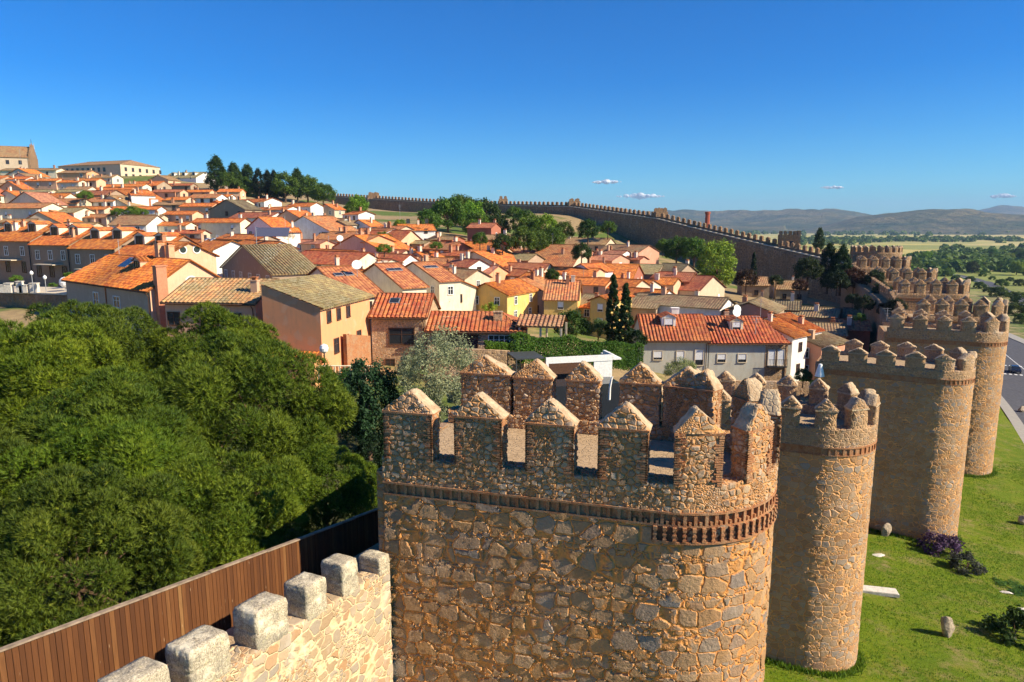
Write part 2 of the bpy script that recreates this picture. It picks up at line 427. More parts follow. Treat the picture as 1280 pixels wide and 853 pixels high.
def valley_mat():
    t = NT('valley fields'); o = t.tex('Object')
    w = t.vmath('MULTIPLY', t.vmath('SUBTRACT', t.noise(o, .002, 3).outputs['Color'], (.5, .5, .5)), (260, 260, 0))
    p = t.vmath('ADD', o, w)
    v = t.voro(t.map(p, (.0016, .0042, 0)), 1.0, 'F1', .9, '2D'); s = t.sep(v.outputs['Color'])
    col = t.ramp(s[0], [(0, (.56, .42, .15)), (.22, (.40, .36, .08)), (.4, (.55, .43, .18)), (.55, (.22, .25, .05)), (.68, (.42, .30, .15)), (.82, (.40, .37, .13)), (1, (.30, .22, .11))])
    n = t.noise(o, .02, 6, .7).outputs[0]; n2 = t.noise(o, .3, 5, .75).outputs[0]
    col = t.mix(t.rng(n, .56, .68, 0, .6), col, (.12, .15, .035))
    near = t.mix(t.rng(t.noise(o, .06, 5, .7).outputs[0], .42, .60), (.36, .27, .13), (.12, .17, .035))
    near = t.mix(t.rng(n2, .42, .62, 0, .8), near, (.06, .095, .015))
    dist = t.node('ShaderNodeVectorMath', operation='LENGTH'); t.l.new(o, dist.inputs[0])
    col = t.mix(t.rng(dist.outputs['Value'], 420, 620), near, col)
    t.color(col); t.bump(n2, .3); return t.mat
M['valley'] = valley_mat()

def hill_mat():
    t = NT('scrub hills'); o = t.tex('Object')
    n = t.noise(o, .0022, 7, .68).outputs[0]; n2 = t.noise(o, .012, 5, .75).outputs[0]
    col = t.mix(t.rng(n, .40, .58), (.030, .055, .020), (.17, .135, .055)); col = t.mix(t.rng(n2, .45, .6, 0, .8), col, (.035, .050, .022))
    t.color(col); t.bump(n2, 40); return t.mat
M['hill'] = hill_mat()
# ---------------------------------------------------------------- terrain
WALL = [(-26, -22.5), (-4.4 - .43 * 30, 22.8 - 27), (-4.4, 22.8), (8.6, 41.5), (29.3, 64.5), (43.6, 80.8), (56.3, 98.3), (64.6, 118.8), (71, 139), (79, 162), (95, 187)]
WEST = [(95, 187), (89, 195), (71.4, 225), (66, 265), (57.5, 280), (30, 335), (-33, 400), (-118, 470), (-260, 560), (-420, 640)]
def wall_x(Y):
    pts = WALL + WEST[1:]
    ys = [p[1] for p in pts]; xs = [p[0] for p in pts]
    return np.interp(Y, ys, xs)

CTRL = [(-48, 75, -13), (-80, 120, -11), (-17, 70, -14.5), (0, 75, -16), (25, 88, -19.5), (36, 90, -20.5), (-27, 200, -2.5), (-3, 115, -15),
        (-6, 150, -12), (50, 120, -20), (44, 160, -17), (-8, 180, -7), (-200, 400, 27), (-150, 400, 25), (-117, 330, 13.5), (-125, 250, 7), (-170, 250, 10),
        (-73, 190, -3.5), (-42, 110, -10), (-25, 115, -12.5), (89, 195, -21), (71, 225, -18), (66, 265, -12), (57, 280, -9.5), (30, 330, 4), (-33, 398, 5.5), (-118, 468, 7),
        (-10, 20, -17), (-28, 20, -16), (-10, 40, -17), (-30, 45, -15), (-6, 5, -16), (10, 55, -18.5), (-260, 420, 30), (-300, 500, 30), (-250, 250, 14), (-120, 60, -12), (-200, 120, -4),
        (70, 150, -20), (22, 240, -7), (0, 280, 0), (-60, 300, 3.5), (-80, 400, 8)]
_c = np.array(CTRL, float)
def _phi(r): return np.sqrt(r * r + 20.0 ** 2)
_A = _phi(np.hypot(_c[:, None, 0] - _c[None, :, 0], _c[:, None, 1] - _c[None, :, 1]))
_n = len(_c); _K = np.zeros((_n + 3, _n + 3)); _K[:_n, :_n] = _A + np.eye(_n) * .5
_K[:_n, _n] = 1; _K[:_n, _n + 1] = _c[:, 0]; _K[:_n, _n + 2] = _c[:, 1]; _K[_n:, :_n] = _K[:_n, _n:].T
_W = np.linalg.solve(_K, np.concatenate([_c[:, 2], [0, 0, 0]]))
def hin(X, Y):
    X = np.asarray(X, float); Y = np.asarray(Y, float)
    r = _phi(np.hypot(X[..., None] - _c[:, 0], Y[..., None] - _c[:, 1]))
    z = (r * _W[:_n]).sum(-1) + _W[_n] + _W[_n + 1] * X + _W[_n + 2] * Y
    return np.clip(z, -24, 34)
def hin1(x, y): return float(hin(np.array(x), np.array(y)))

def hout(X, Y):
    """ground outside the walls: lawn, then road level, then the river plain"""
    X = np.asarray(X, float); Y = np.asarray(Y, float)
    r = np.hypot(X, Y)
    base = np.interp(r, [0, 25, 41, 72, 95, 130, 170, 260, 420, 700, 1100, 20000], [-22, -22.8, -24.5, -27.6, -27.3, -28.9, -30.2, -31, -33, -41, -45, -46])
    dist = X - wall_x(Y)
    bank = np.clip((dist - 9) / 30, 0, 1.5) * -1.3
    und = fbm(X * .012, Y * .012, 3, 5) * np.interp(r, [0, 200, 500], [0.8, 2.5, 7])
    return base + np.where(r < 300, bank, -1.9) + und * np.interp(r, [0, 60, 150], [.3, .6, 1])

def march(px, py, dz, y0=25, y1=650):
    a, b = ratio(px, py)
    Y = np.arange(y0, y1, 1.0)
    z = hin(a * Y, Y) + dz
    k = np.where(b * Y - z <= 0)[0]
    return float(Y[k[0]]) if len(k) else y1

# town sheet
def build_town_ground():
    ys = np.concatenate([np.arange(-20, 250, 4.0), np.arange(250, 641, 10.0)])
    ts = np.linspace(0, 1, 90) ** .6
    V = []
    for y in ys:
        wx = float(wall_x(y))
        xs = -520 + (wx + 520) * ts
        zz = hin(xs, np.full_like(xs, y)) + fbm(xs * .08, np.full_like(xs, y) * .08, 3, 9) * .8
        V += list(zip(xs, np.full_like(xs, y), zz))
    n = len(ts); Fa = []
    for i in range(len(ys) - 1):
        for j in range(n - 1):
            a = i * n + j; Fa.append((a, a + 1, a + n + 1, a + n))
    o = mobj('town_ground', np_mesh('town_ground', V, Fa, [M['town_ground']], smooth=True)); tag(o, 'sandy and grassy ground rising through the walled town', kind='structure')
build_town_ground()

def build_valley():
    rr = np.concatenate([np.linspace(3, 160, 90), np.geomspace(163, 16000, 150)])
    th = np.radians(np.linspace(-75, 75, 240))
    V = []
    for r in rr:
        X = r * np.sin(th); Y = r * np.cos(th)
        Z = hout(X, Y)
        inside = (X < wall_x(Y) - 2) & (r < 520)
        Z = np.where(inside, np.minimum(Z, hin(X, Y) - 3), Z)
        V += list(zip(X, Y, Z))
    n = len(th); Fa = []; mi = []
    for i in range(len(rr) - 1):
        for j in range(n - 1):
            a = i * n + j; Fa.append((a, a + 1, a + n + 1, a + n))
            xc, yc = V[a][0], V[a][1]
            mi.append(0 if (rr[i] < 150 and xc - float(wall_x(yc)) < 62) else 1)
    o = mobj('ground', np_mesh('ground', V, Fa, [M['grass'], M['valley']], smooth=True, midx=mi)); tag(o, 'lawn below the towers running out to the valley fields', kind='structure')
build_valley()

def build_hills():
    # three far ridges
    def ridge(name, label, r0, r1, prof, seed, drop=7):
        th = np.radians(np.linspace(-18, 62, 420)); k = 46; V = []
        for i in range(k):
            t = i / (k - 1); r = r0 + (r1 - r0) * t
            px = 640 + np.tan(th) * F / CP # approx column in photo
            crest = np.interp(px, [p[0] for p in prof], [p[1] for p in prof]) # wanted crest row
            hz = (282 - crest - drop * (282 - crest > 1)) / F * r1
            env = math.sin(min(1, t / .82) * math.pi / 2) ** 1.25 if t < .82 else 1 - (t - .82) * 1.5
            X = r * np.sin(th); Y = r * np.cos(th)
            nz = fbm(X * .0011, Y * .0011, 5, seed) * 330 * env * (1 - .55 * t) + fbm(X * .004, Y * .004, 4, seed + 3) * 60 * env
            V += list(zip(X, Y, -50 + (hz / np.maximum(np.cos(th), .3) * np.cos(th) + 52) * env + nz * np.clip(hz / 120, 0.1, 1)))
        n = len(th); Fa = [(i * n + j, i * n + j + 1, (i + 1) * n + j + 1, (i + 1) * n + j) for i in range(k - 1) for j in range(n - 1)]
        tag(mobj(name, np_mesh(name, V, Fa, [M['hill']], smooth=True)), label, kind='structure')
    ridge('hills', 'blue grey scrub hills closing the valley', 5200, 8600, [(400, 276), (700, 268), (760, 256), (800, 259), (880, 262), (1000, 260), (1060, 262), (1110, 268), (1200, 272), (1300, 272)], 11)
    ridge('hills', 'brown green rounded hill in front of the far ridge', 4300, 6500, [(400, 281.5), (980, 281.5), (1020, 276), (1070, 266), (1100, 264), (1150, 263), (1200, 263), (1280, 265), (1400, 262)], 23)
    ridge('mountains', 'distant blue mountain ridge on the horizon', 10500, 13500, [(400, 281), (1100, 281), (1170, 268), (1185, 261), (1215, 259), (1245, 256.5), (1262, 257), (1290, 259), (1400, 262)], 31, 9)
build_hills()
# ---------------------------------------------------------------- fortified towers
def tower(C, ang, Rr, Ls, z_bot, z_cor, z_sill, z_eave, z_peak, z_floor, near, far, arc, label, dense=.4, mats=('stone_mid', 'stone_mid_top'), quoins=False,
          cornice=True, hero=False, group='wall towers along the lawn', tp=.62, span=math.pi):
    """local x = outward, origin at the centre of the half round end. near/far/arc: lists of (s0,s1) merlon spans in metres along the outline"""
    root = empty('wall_tower', (C[0], C[1], z_bot), -R(ang), label, 'tower', group)
    St = 2 * Ls + span * Rr
    def pos(s, d, z, off=0.0):
        r = Rr + off
        if s <= Ls: return (s - Ls, -(r - d), z - z_bot)
        if s >= Ls + span * Rr and Ls > 0: return (-(s - span * Rr - Ls), (r - d), z - z_bot)
        a = (s - Ls) / Rr - span / 2
        return ((r - d) * math.cos(a), (r - d) * math.sin(a), z - z_bot)
    def strip(name, z0, z1, d0, d1, off, mat, step, top=True, inner=True, bottom=False, parent=root, s0=0.0, s1=None):
        s1 = St if s1 is None else s1
        ns = max(2, int((s1 - s0) / step)); nz = max(1, int((z1 - z0) / step)); nd = max(1, int((d1 - d0) / step))
        prof = [(d0, z0 + (z1 - z0) * i / nz) for i in range(nz + 1)]
        if top: prof += [(d0 + (d1 - d0) * i / nd, z1) for i in range(1, nd + 1)]
        if inner: prof += [(d1, z1 + (z0 - z1) * i / nz) for i in range(1, nz + 1)]
        if bottom: prof = [(d1 + (d0 - d1) * i / nd, z0) for i in range(0, nd)] + prof
        V = []; 
        for i in range(ns + 1):
            s = s0 + (s1 - s0) * i / ns
            V += [pos(s, d, z, off) for d, z in prof]
        m = len(prof)
        Fa = [(i * m + j, (i + 1) * m + j, (i + 1) * m + j + 1, i * m + j + 1) for i in range(ns) for j in range(m - 1)]
        me = np_mesh(name, V, Fa, [M[mat]], smooth=True)
        if inner: # close the two ends
            pass
        return mobj(name, me, parent)
    strip('shaft', z_bot - 1.0, z_cor - .42, 0, 1, 0, mats[0], dense, top=False, inner=False)
    dp = .75
    strip('parapet', z_cor, z_sill, 0, dp, .02, mats[1], dense * .8)
    # floor
    f = MB(); ring = [pos(Ls + span * Rr * k / 24, .4, z_floor) for k in range(25)]
    poly = [pos(0, .4, z_floor)] + ring + [pos(St, .4, z_floor)]
    f.face(poly); o = f.build('floor', M['paving'], root)
    # end wall towards the town, closing the tower
    e = MB(); e.box(-Ls - .3, -Ls + .15, -Rr + .1, Rr - .1, 0, z_floor - z_bot - .02); e.build('back_wall', M[mats[0]], root)
    # brick cornice with small openings
    if cornice:
        c = MB()
        def band(s0, s1, z0, z1, off, step=.35):
            n = max(1, int((s1 - s0) / step))
            for i in range(n):
                a, b = s0 + (s1 - s0) * i / n, s0 + (s1 - s0) * (i + 1) / n
                A0, A1, B0, B1 = pos(a, 0, z0, off), pos(a, 0, z1, off), pos(b, 0, z0, off), pos(b, 0, z1, off)
                I0, I1, J0, J1 = pos(a, .25, z0, off), pos(a, .25, z1, off), pos(b, .25, z0, off), pos(b, .25, z1, off)
                c.face([A0, B0, B1, A1]); c.face([A1, B1, J1, I1]); c.face([A0, I0, J0, B0])
                if i == 0: c.face([A0, A1, I1, I0])
                if i == n - 1: c.face([B0, J0, J1, B1])
        zt = z_cor
        band(0, St, zt - .07, zt, .07); band(0, St, zt - .48, zt - .42, .05)
        stp = .33 if hero else .36
        deep = -.05 if hero else .0
        for k in range(int(St / stp)):
            s = k * stp + .1 + random.uniform(-.02, .02)
            if not hero and k % 1: continue
            band(s, s + .10, zt - .42, zt - .08, .02 if s < Ls - .6 else .05, 1)
            if hero and Ls - 1.2 < s < Ls + math.pi * Rr: band(s + .17, s + .25, zt - .42, zt - .30, .05, 1)
        n = int(St / .4)
        for i in range(n): # recessed back of the band
            a, b = St * i / n, St * (i + 1) / n
            c.face([pos(a, 0, zt - .42, deep), pos(b, 0, zt - .42, deep), pos(b, 0, zt - .09, deep), pos(a, 0, zt - .09, deep)])
        c.build('cornice', M['brick'], root)
        if hero: # second, lower tier with little balusters round the curved end
            c = MB(); s0, s1 = Ls - .35, Ls + math.pi * Rr
            band(s0, s1, zt - 1.00, zt - .93, .12)
            k = 0; s = s0 + .05
            while s < s1:
                band(s, s + .12, zt - .93, zt - .86, .13, 1); band(s + .02, s + .10, zt - .86, zt - .60, .11, 1); band(s, s + .12, zt - .60, zt - .48, .13, 1)
                band(s, s + .12, zt - .76, zt - .70, .13, 1); s += .29
            n = int((s1 - s0) / .3)
            for i in range(n):
                a, b = s0 + (s1 - s0) * i / n, s0 + (s1 - s0) * (i + 1) / n
                c.face([pos(a, 0, zt - .93, .055), pos(b, 0, zt - .93, .055), pos(b, 0, zt - .50, .055), pos(a, 0, zt - .50, .055)], m=1)  # dark backing paints the recess shade behind the balusters
            c.build('baluster_band', [M['brick'], M['dark_wood_and_shade']], root)
    # merlons
    def merlon(s0, s1, kind):
        w = s1 - s0; st = dense * .55 if hero else .3
        zj = random.uniform(-.05, .05)
        za, zb = z_sill - .06, z_eave + zj
        ns = max(2, int(w / st)); nd = max(2, int(tp / st)); nz = max(2, int((zb - za) / st))
        sc, dc = (s0 + s1) / 2, tp / 2 + .02
        # closed grid box: outline loop in (s,d)
        loop = [(s0 + w * i / ns, 0) for i in range(ns)] + [(s1, tp * i / nd) for i in range(nd)] + [(s1 - w * i / ns, tp) for i in range(ns)] + [(s0, tp - tp * i / nd) for i in range(nd)]
        V = []; ph = random.random() * 9
        for j in range(nz + 1):
            z = za + (zb - za) * j / nz
            for k, (s, d) in enumerate(loop):
                q = .03 * math.sin(z * 5 + ph + k) * (1 if hero else .8)
                V.append(pos(sc + (s - sc) * (1 + q * .6), d, z, .02))
        m = len(loop); Fa = [(j * m + k, j * m + (k + 1) % m, (j + 1) * m + (k + 1) % m, (j + 1) * m + k) for j in range(nz) for k in range(m)]
        b = mobj('merlon', np_mesh('merlon', V, Fa, [M[mats[1]]], smooth=True), root)
        # cap: eaves course, then a roof whose ridge runs through the wall
        c = MB(); o = .05
        lo = [(s0 - o, -o), (s1 + o, -o), (s1 + o, tp + o), (s0 - o, tp + o)]
        for (a0, a1, z0, z1) in ((lo, lo, zb, zb + .07),):
            P0 = [pos(s, d, z0, .02) for s, d in a0]; P1 = [pos(s, d, z1, .02) for s, d in a1]
            for k in range(4): c.face([P0[k], P0[(k + 1) % 4], P1[(k + 1) % 4], P1[k]])
            c.face(P0[::-1]); c.face(P1)
        c.build('eaves_course', M['brick' if quoins else 'cap'], b)
        zc = zb + .07; zp = z_peak + zj; N = 8 if hero else 6; Q = 6 if hero else 3
        V = []
        jit = random.uniform(-.06, .06) * w; rise = zp - zc
        for j in range(N + 1):
            t = j / N; hw = (w / 2 + .03) * (1 - t) ** .96 + .05
            inset = (.06 if hero else .03) * t + (.10 if hero else .06) * max(0, t - .85) * 3
            z = zc + rise * t
            row = [(sc + jit * t - hw + 2 * hw * i / Q, inset) for i in range(Q)] + [(sc + jit * t + hw, inset + (tp - 2 * inset) * i / Q) for i in range(Q)] + \
                  [(sc + jit * t + hw - 2 * hw * i / Q, tp - inset) for i in range(Q)] + [(sc + jit * t - hw, tp - inset - (tp - 2 * inset) * i / Q) for i in range(Q)]
            V += [pos(s, d, z, .02) for s, d in row]
        m = 4 * Q; Fa = [(j * m + k, j * m + (k + 1) % m, (j + 1) * m + (k + 1) % m, (j + 1) * m + k) for j in range(N) for k in range(m)]
        V.append(tuple(np.mean(np.array(V[-m:]), 0))); top = len(V) - 1
        Fa = [tuple(f) for f in Fa]; base = N * m
        Fa += [(base + k, base + (k + 1) % m, top, top) for k in range(m)]
        Fq = np.array(Fa)
        me = bpy.data.meshes.new('cap'); me.from_pydata([tuple(v) for v in V], [], [tuple(dict.fromkeys(f)) for f in Fa]); me.materials.append(M['cap']); me.materials.append(M[mats[1]]); me.polygons.foreach_set('material_index', [0 if (fi >= N * m or (fi % m) // Q in (1, 3)) else 1 for fi in range(len(Fa))])
        me.polygons.foreach_set('use_smooth', [not hero or True] * len(me.polygons))
        mobj('cap', me, b)
        if quoins:
            qq = (MB(), MB()); z = za + .02; k = 0
            while z < zb - .05:
                hgt = .052
                for q, (sa, sgn) in zip(qq, ((s0, 1), (s1, -1))):
                    ln = random.choice((.24, .13, .30, .18)); 
                    A, B = (sa - sgn * .025, sa + sgn * ln); A, B = min(A, B), max(A, B)
                    pr = random.uniform(.035, .065)
                    for (x0, x1, d0, d1) in ((A, B, -pr, .05), (A if sgn > 0 else B - .07, A + .07 if sgn > 0 else B, -pr, tp * random.choice((.4, .6)))):
                        P = [pos(s, d, zz, .02) for zz in (z, z + hgt) for d in (d0, d1) for s in (x0, x1)]
                        for f4 in ((0, 2, 3, 1), (4, 5, 7, 6), (0, 1, 5, 4), (2, 6, 7, 3), (0, 4, 6, 2), (1, 3, 7, 5)): q.face([P[i] for i in f4])
                z += .075; k += 1
            for q in qq: q.build('quoin', M['brick'], b)
    for (a, b_) in near: merlon(a, b_, 1)
    for (a, b_) in arc: merlon(a, b_, 1)
    for (a, b_) in far: merlon(a, b_, 1)
    return root

def spans(start, n, w, pitch): return [(start + i * pitch, start + i * pitch + w) for i in range(n)]

def s_near(C, ang, Rr, Ls, px, py):
    """distance along the near straight side for the photo column px"""
    a, _ = ratio(px, py); e = (math.cos(R(ang)), -math.sin(R(ang))); n = (-math.sin(R(ang)), -math.cos(R(ang)))
    x0 = C[0] + n[0] * Rr - e[0] * Ls; y0 = C[1] + n[1] * Rr - e[1] * Ls
    return (a * y0 - x0) / (e[0] - a * e[1])
def s_far(C, ang, Rr, Ls, px, py):
    a, _ = ratio(px, py); e = (math.cos(R(ang)), -math.sin(R(ang))); n = (math.sin(R(ang)), math.cos(R(ang)))
    x0 = C[0] + n[0] * (Rr - .3); y0 = C[1] + n[1] * (Rr - .3)
    t = (a * y0 - x0) / (-e[0] + a * e[1])
    return Ls + math.pi * Rr + t

# tower 1 (nearest)
C1, A1, R1, L1 = (5.6, 23.5), 16.0, 3.45, 9.42
nr = [(s_near(C1, A1, R1, L1, a, 540), s_near(C1, A1, R1, L1, b, 540)) for a, b in ((481, 540), (569, 627), (658, 717), (749, 810))]
fr = [(s_far(C1, A1, R1, L1, b, 500), s_far(C1, A1, R1, L1, a, 500)) for a, b in ((580, 640), (645, 692), (710, 750), (776, 825), (830, 893))]
arc = [(L1 + .28, L1 + 1.68), (L1 + 2.6, L1 + 3.85), (L1 + 4.9, L1 + 5.95), (L1 + 7.0, L1 + 8.1), (L1 + 9.15, L1 + 10.3)]
T1 = tower(C1, A1, R1, L1, -25.0, -8.62, -7.75, -6.2, -5.42, -8.3, nr, fr, arc,
           'nearest and largest tan rubble tower with pointed brick edged merlons and red baluster band', dense=.075, mats=('stone_big', 'stone_rubble'), quoins=True, hero=True, tp=.65)
print('T1 spans', [tuple(round(v, 2) for v in x) for x in nr], [tuple(round(v, 2) for v in x) for x in fr])
# tower 2
def auto(C, A, Rr, Ls, w, pitch, first=.3):
    n = int((2 * Ls + math.pi * Rr - first) / pitch); out = []
    for i in range(n): out.append((first + i * pitch, first + i * pitch + w))
    return out
def mk(C, A, Rr, Ls, zb, zc, zs, ze, zp, zf, w, pitch, label, first=.3, **k):
    return tower(C, A, Rr, Ls, zb, zc, zs, ze, zp, zf, auto(C, A, Rr, Ls, w, pitch, first), [], [], label, **k)
mk((17.3, 38), 22, 2.9, 9.4, -25.6, -11.5, -10.5, -9.55, -8.95, -11.1, 1.02, 1.78, 'slender round ended tower with a red dentil ring, partly behind the nearest tower', .2, dense=.11)
mk((37.1, 60), 30, 3.0, 9.0, -29.5, -12.75, -12.0, -11.15, -10.65, -12.25, 1.45, 2.2, 'broad pale grey and tan tower with a white lamp on its side', .15, dense=.2)
mk((51.9, 77.5), 22, 3.2, 8.9, -29.5, -12.5, -11.4, -10.3, -9.75, -11.9, 1.35, 2.3, 'tall orange tan tower standing beside the road', .2, dense=.22)
kw = dict(dense=.5, mats=('stone_far', 'stone_far'))
mk((65, 96), 15, 3.0, 9.0, -31, -12.9, -12.2, -10.7, -9.9, -12.6, 1.55, 2.3, 'tower just behind the tall road side tower, jagged merlons showing over it', .3, **kw)
mk((73.4, 117), 12, 3.0, 9.0, -31, -11.9, -11.1, -9.6, -8.8, -11.5, 1.6, 2.4, 'tower in the middle of the receding row, bright merlons at its right end', .5, **kw)
mk((80, 137), 12, 3.0, 9.0, -32, -11.6, -10.6, -9.0, -8.2, -11.0, 1.6, 2.4, 'tower two places before the big round corner tower', .4, **kw)
mk((87.6, 160), 12, 3.1, 8.8, -32, -10.6, -9.4, -7.7, -6.9, -9.9, 1.6, 2.4, 'tower directly in front of the big round corner tower', .4, **kw)
tower((98.5, 190), 20, 6.3, 0.0, -33, -8.3, -7.0, -5.9, -5.4, -8.0, [], [], [(.2 + i * 1.95, 1.35 + i * 1.95) for i in range(20)], 'big round corner tower at the far end of the row', span=2 * math.pi, **kw)

# ---------------------------------------------------------------- curtain walls between the towers
def path_wall(name, label, pts, zt, zb, th, mat, seg=1.2, merl=None, merl_mat=None, cat='wall', group=None, side=-1, nz=8, coping=None, taper=0):
    """pts outer face polyline; zt list of top heights; body extends inwards (left of travel) by th"""
    P = [Vector((p[0], p[1], 0)) for p in pts]
    cum = [0]
    for a, b in zip(P, P[1:]): cum.append(cum[-1] + (b - a).length)
    Lt = cum[-1]
    def ev(s):
        s = min(max(s, 0), Lt); i = max(j for j in range(len(cum) - 1) if cum[j] <= s + 1e-9)
        t = (s - cum[i]) / (cum[i + 1] - cum[i]); p = P[i].lerp(P[i + 1], t); d = (P[i + 1] - P[i]).normalized()
        return p, Vector((-d.y, d.x, 0)) * (-side), zt[i] + (zt[i + 1] - zt[i]) * t, zb[i] + (zb[i + 1] - zb[i]) * t
    ns = max(2, int(Lt / seg)); V = []
    for i in range(ns + 1):
        p, n, z1, z0 = ev(Lt * i / ns)
        prof = [(0, z0 + (z1 - z0) * j / nz) for j in range(nz + 1)] + [(th * k / 3, z1) for k in (1, 2, 3)] + [(th, z1 + (z0 - z1) * j / nz) for j in range(1, nz + 1)]
        V += [(p + n * d + Vector((0, 0, z))) for d, z in prof]
    m = nz * 2 + 4; Fa = [(i * m + j, (i + 1) * m + j, (i + 1) * m + j + 1, i * m + j + 1) for i in range(ns) for j in range(m - 1)]
    root = empty(name, (0, 0, 0), 0, label, cat, group)
    mobj('wall', np_mesh('wall', V, Fa, [M[mat]], smooth=True), root)
    if coping:
        c = MB(); zc0, w, mt = coping
        for i in range(ns):
            a = ev(Lt * i / ns); b = ev(Lt * (i + 1) / ns)
            A = [a[0] + a[1] * d + Vector((0, 0, a[2] + z)) for d, z in ((th - w, .004), (th - w, .14), (th + .1, .14), (th + .1, -.1))]
            B = [b[0] + b[1] * d + Vector((0, 0, b[2] + z)) for d, z in ((th - w, .004), (th - w, .14), (th + .1, .14), (th + .1, -.1))]
            for k in range(4): c.face([A[k], B[k], B[(k + 1) % 4], A[(k + 1) % 4]])
        c.build('coping', M[mt], root)
    return root, ev, Lt

def merlons_on(root, ev, Lt, w, pitch, h, th, mat, peak=.3, base=0.0, start=.3, name='merlon', n_max=100, parapet=0):
    k = 0; s = start; pz = parapet
    if parapet:
        V = []; ns = max(2, int(Lt / 3))
        b = MB()
        for i in range(ns):
            a = ev(Lt * i / ns); c = ev(Lt * (i + 1) / ns)
            A = [a[0] + a[1] * d + Vector((0, 0, a[2] + z)) for d, z in ((0, -.3), (0, pz), (th, pz), (th, -.05))]
            B = [c[0] + c[1] * d + Vector((0, 0, c[2] + z)) for d, z in ((0, -.3), (0, pz), (th, pz), (th, -.05))]
            for q in range(3): b.face([A[q], B[q], B[q + 1], A[q + 1]])
        b.build('parapet', M[mat], root)
    objs = []
    while s + w < Lt:
        p0, n, z, _ = ev(s); p1, n1, z1, _ = ev(s + w)
        b = MB(); zb = min(z, z1) + pz - .15; zt = max(z, z1) + pz + h
        Q = [p0, p1, p1 + n1 * th, p0 + n * th]
        lo = [q + Vector((0, 0, zb)) for q in Q]; hi = [q + Vector((0, 0, zt)) for q in Q]
        for i in range(4): b.face([lo[i], lo[(i + 1) % 4], hi[(i + 1) % 4], hi[i]])
        r0 = (hi[0] + hi[1]) / 2 + Vector((0, 0, peak)); r1 = (hi[2] + hi[3]) / 2 + Vector((0, 0, peak))
        b.face([hi[0], hi[1], r0]); b.face([hi[2], hi[3], r1]); b.face([hi[1], hi[2], r1, r0]); b.face([hi[3], hi[0], r0, r1])
        objs.append(b); s += pitch
    if len(objs) > n_max:
        # nearest ones as parts, the rest as one part
        near = objs[:n_max]; rest = MB()
        for b in objs[n_max:]:
            for f, mm in zip(b.f, b.m): rest.face([b.v[i] for i in f])
        o = rest.build(name, M[mat], root); o['kind'] = 'stuff'
        objs = near
    for b in objs: b.build(name, M[mat], root)

# curtain pieces between towers 1..9
cur_z = [-15.0, -17.5, -17.5, -16.5, -14.2, -12.4, -11.4, -10.6]
W = WALL[2:]
for i in range(len(W) - 1):
    lab = ['curtain wall linking the nearest and second towers', 'curtain wall between the second tower and the pale tower with the lamp', 'curtain wall linking the pale tower to the tall road side tower', 'curtain wall behind the tall road side tower',
           'curtain wall with lit merlons, nearest of the three visible over the dark trees', 'curtain wall with lit merlons, middle of the three visible over the dark trees', 'curtain wall with lit merlons nearest the round corner tower', 'curtain wall joining the round corner tower'][i]
    zt = cur_z[i]; zt2 = cur_z[min(i + 1, 7)]
    root, ev, Lt = path_wall('curtain_wall', lab, [W[i], W[i + 1]], [zt, zt2], [-26, -30] if i < 3 else [-31, -32], 2.2, 'stone_far', 1.5, group='curtain walls between the towers')
    merlons_on(root, ev, Lt, 1.1, 1.9, .9, .55, 'stone_far', .35, parapet=.7)

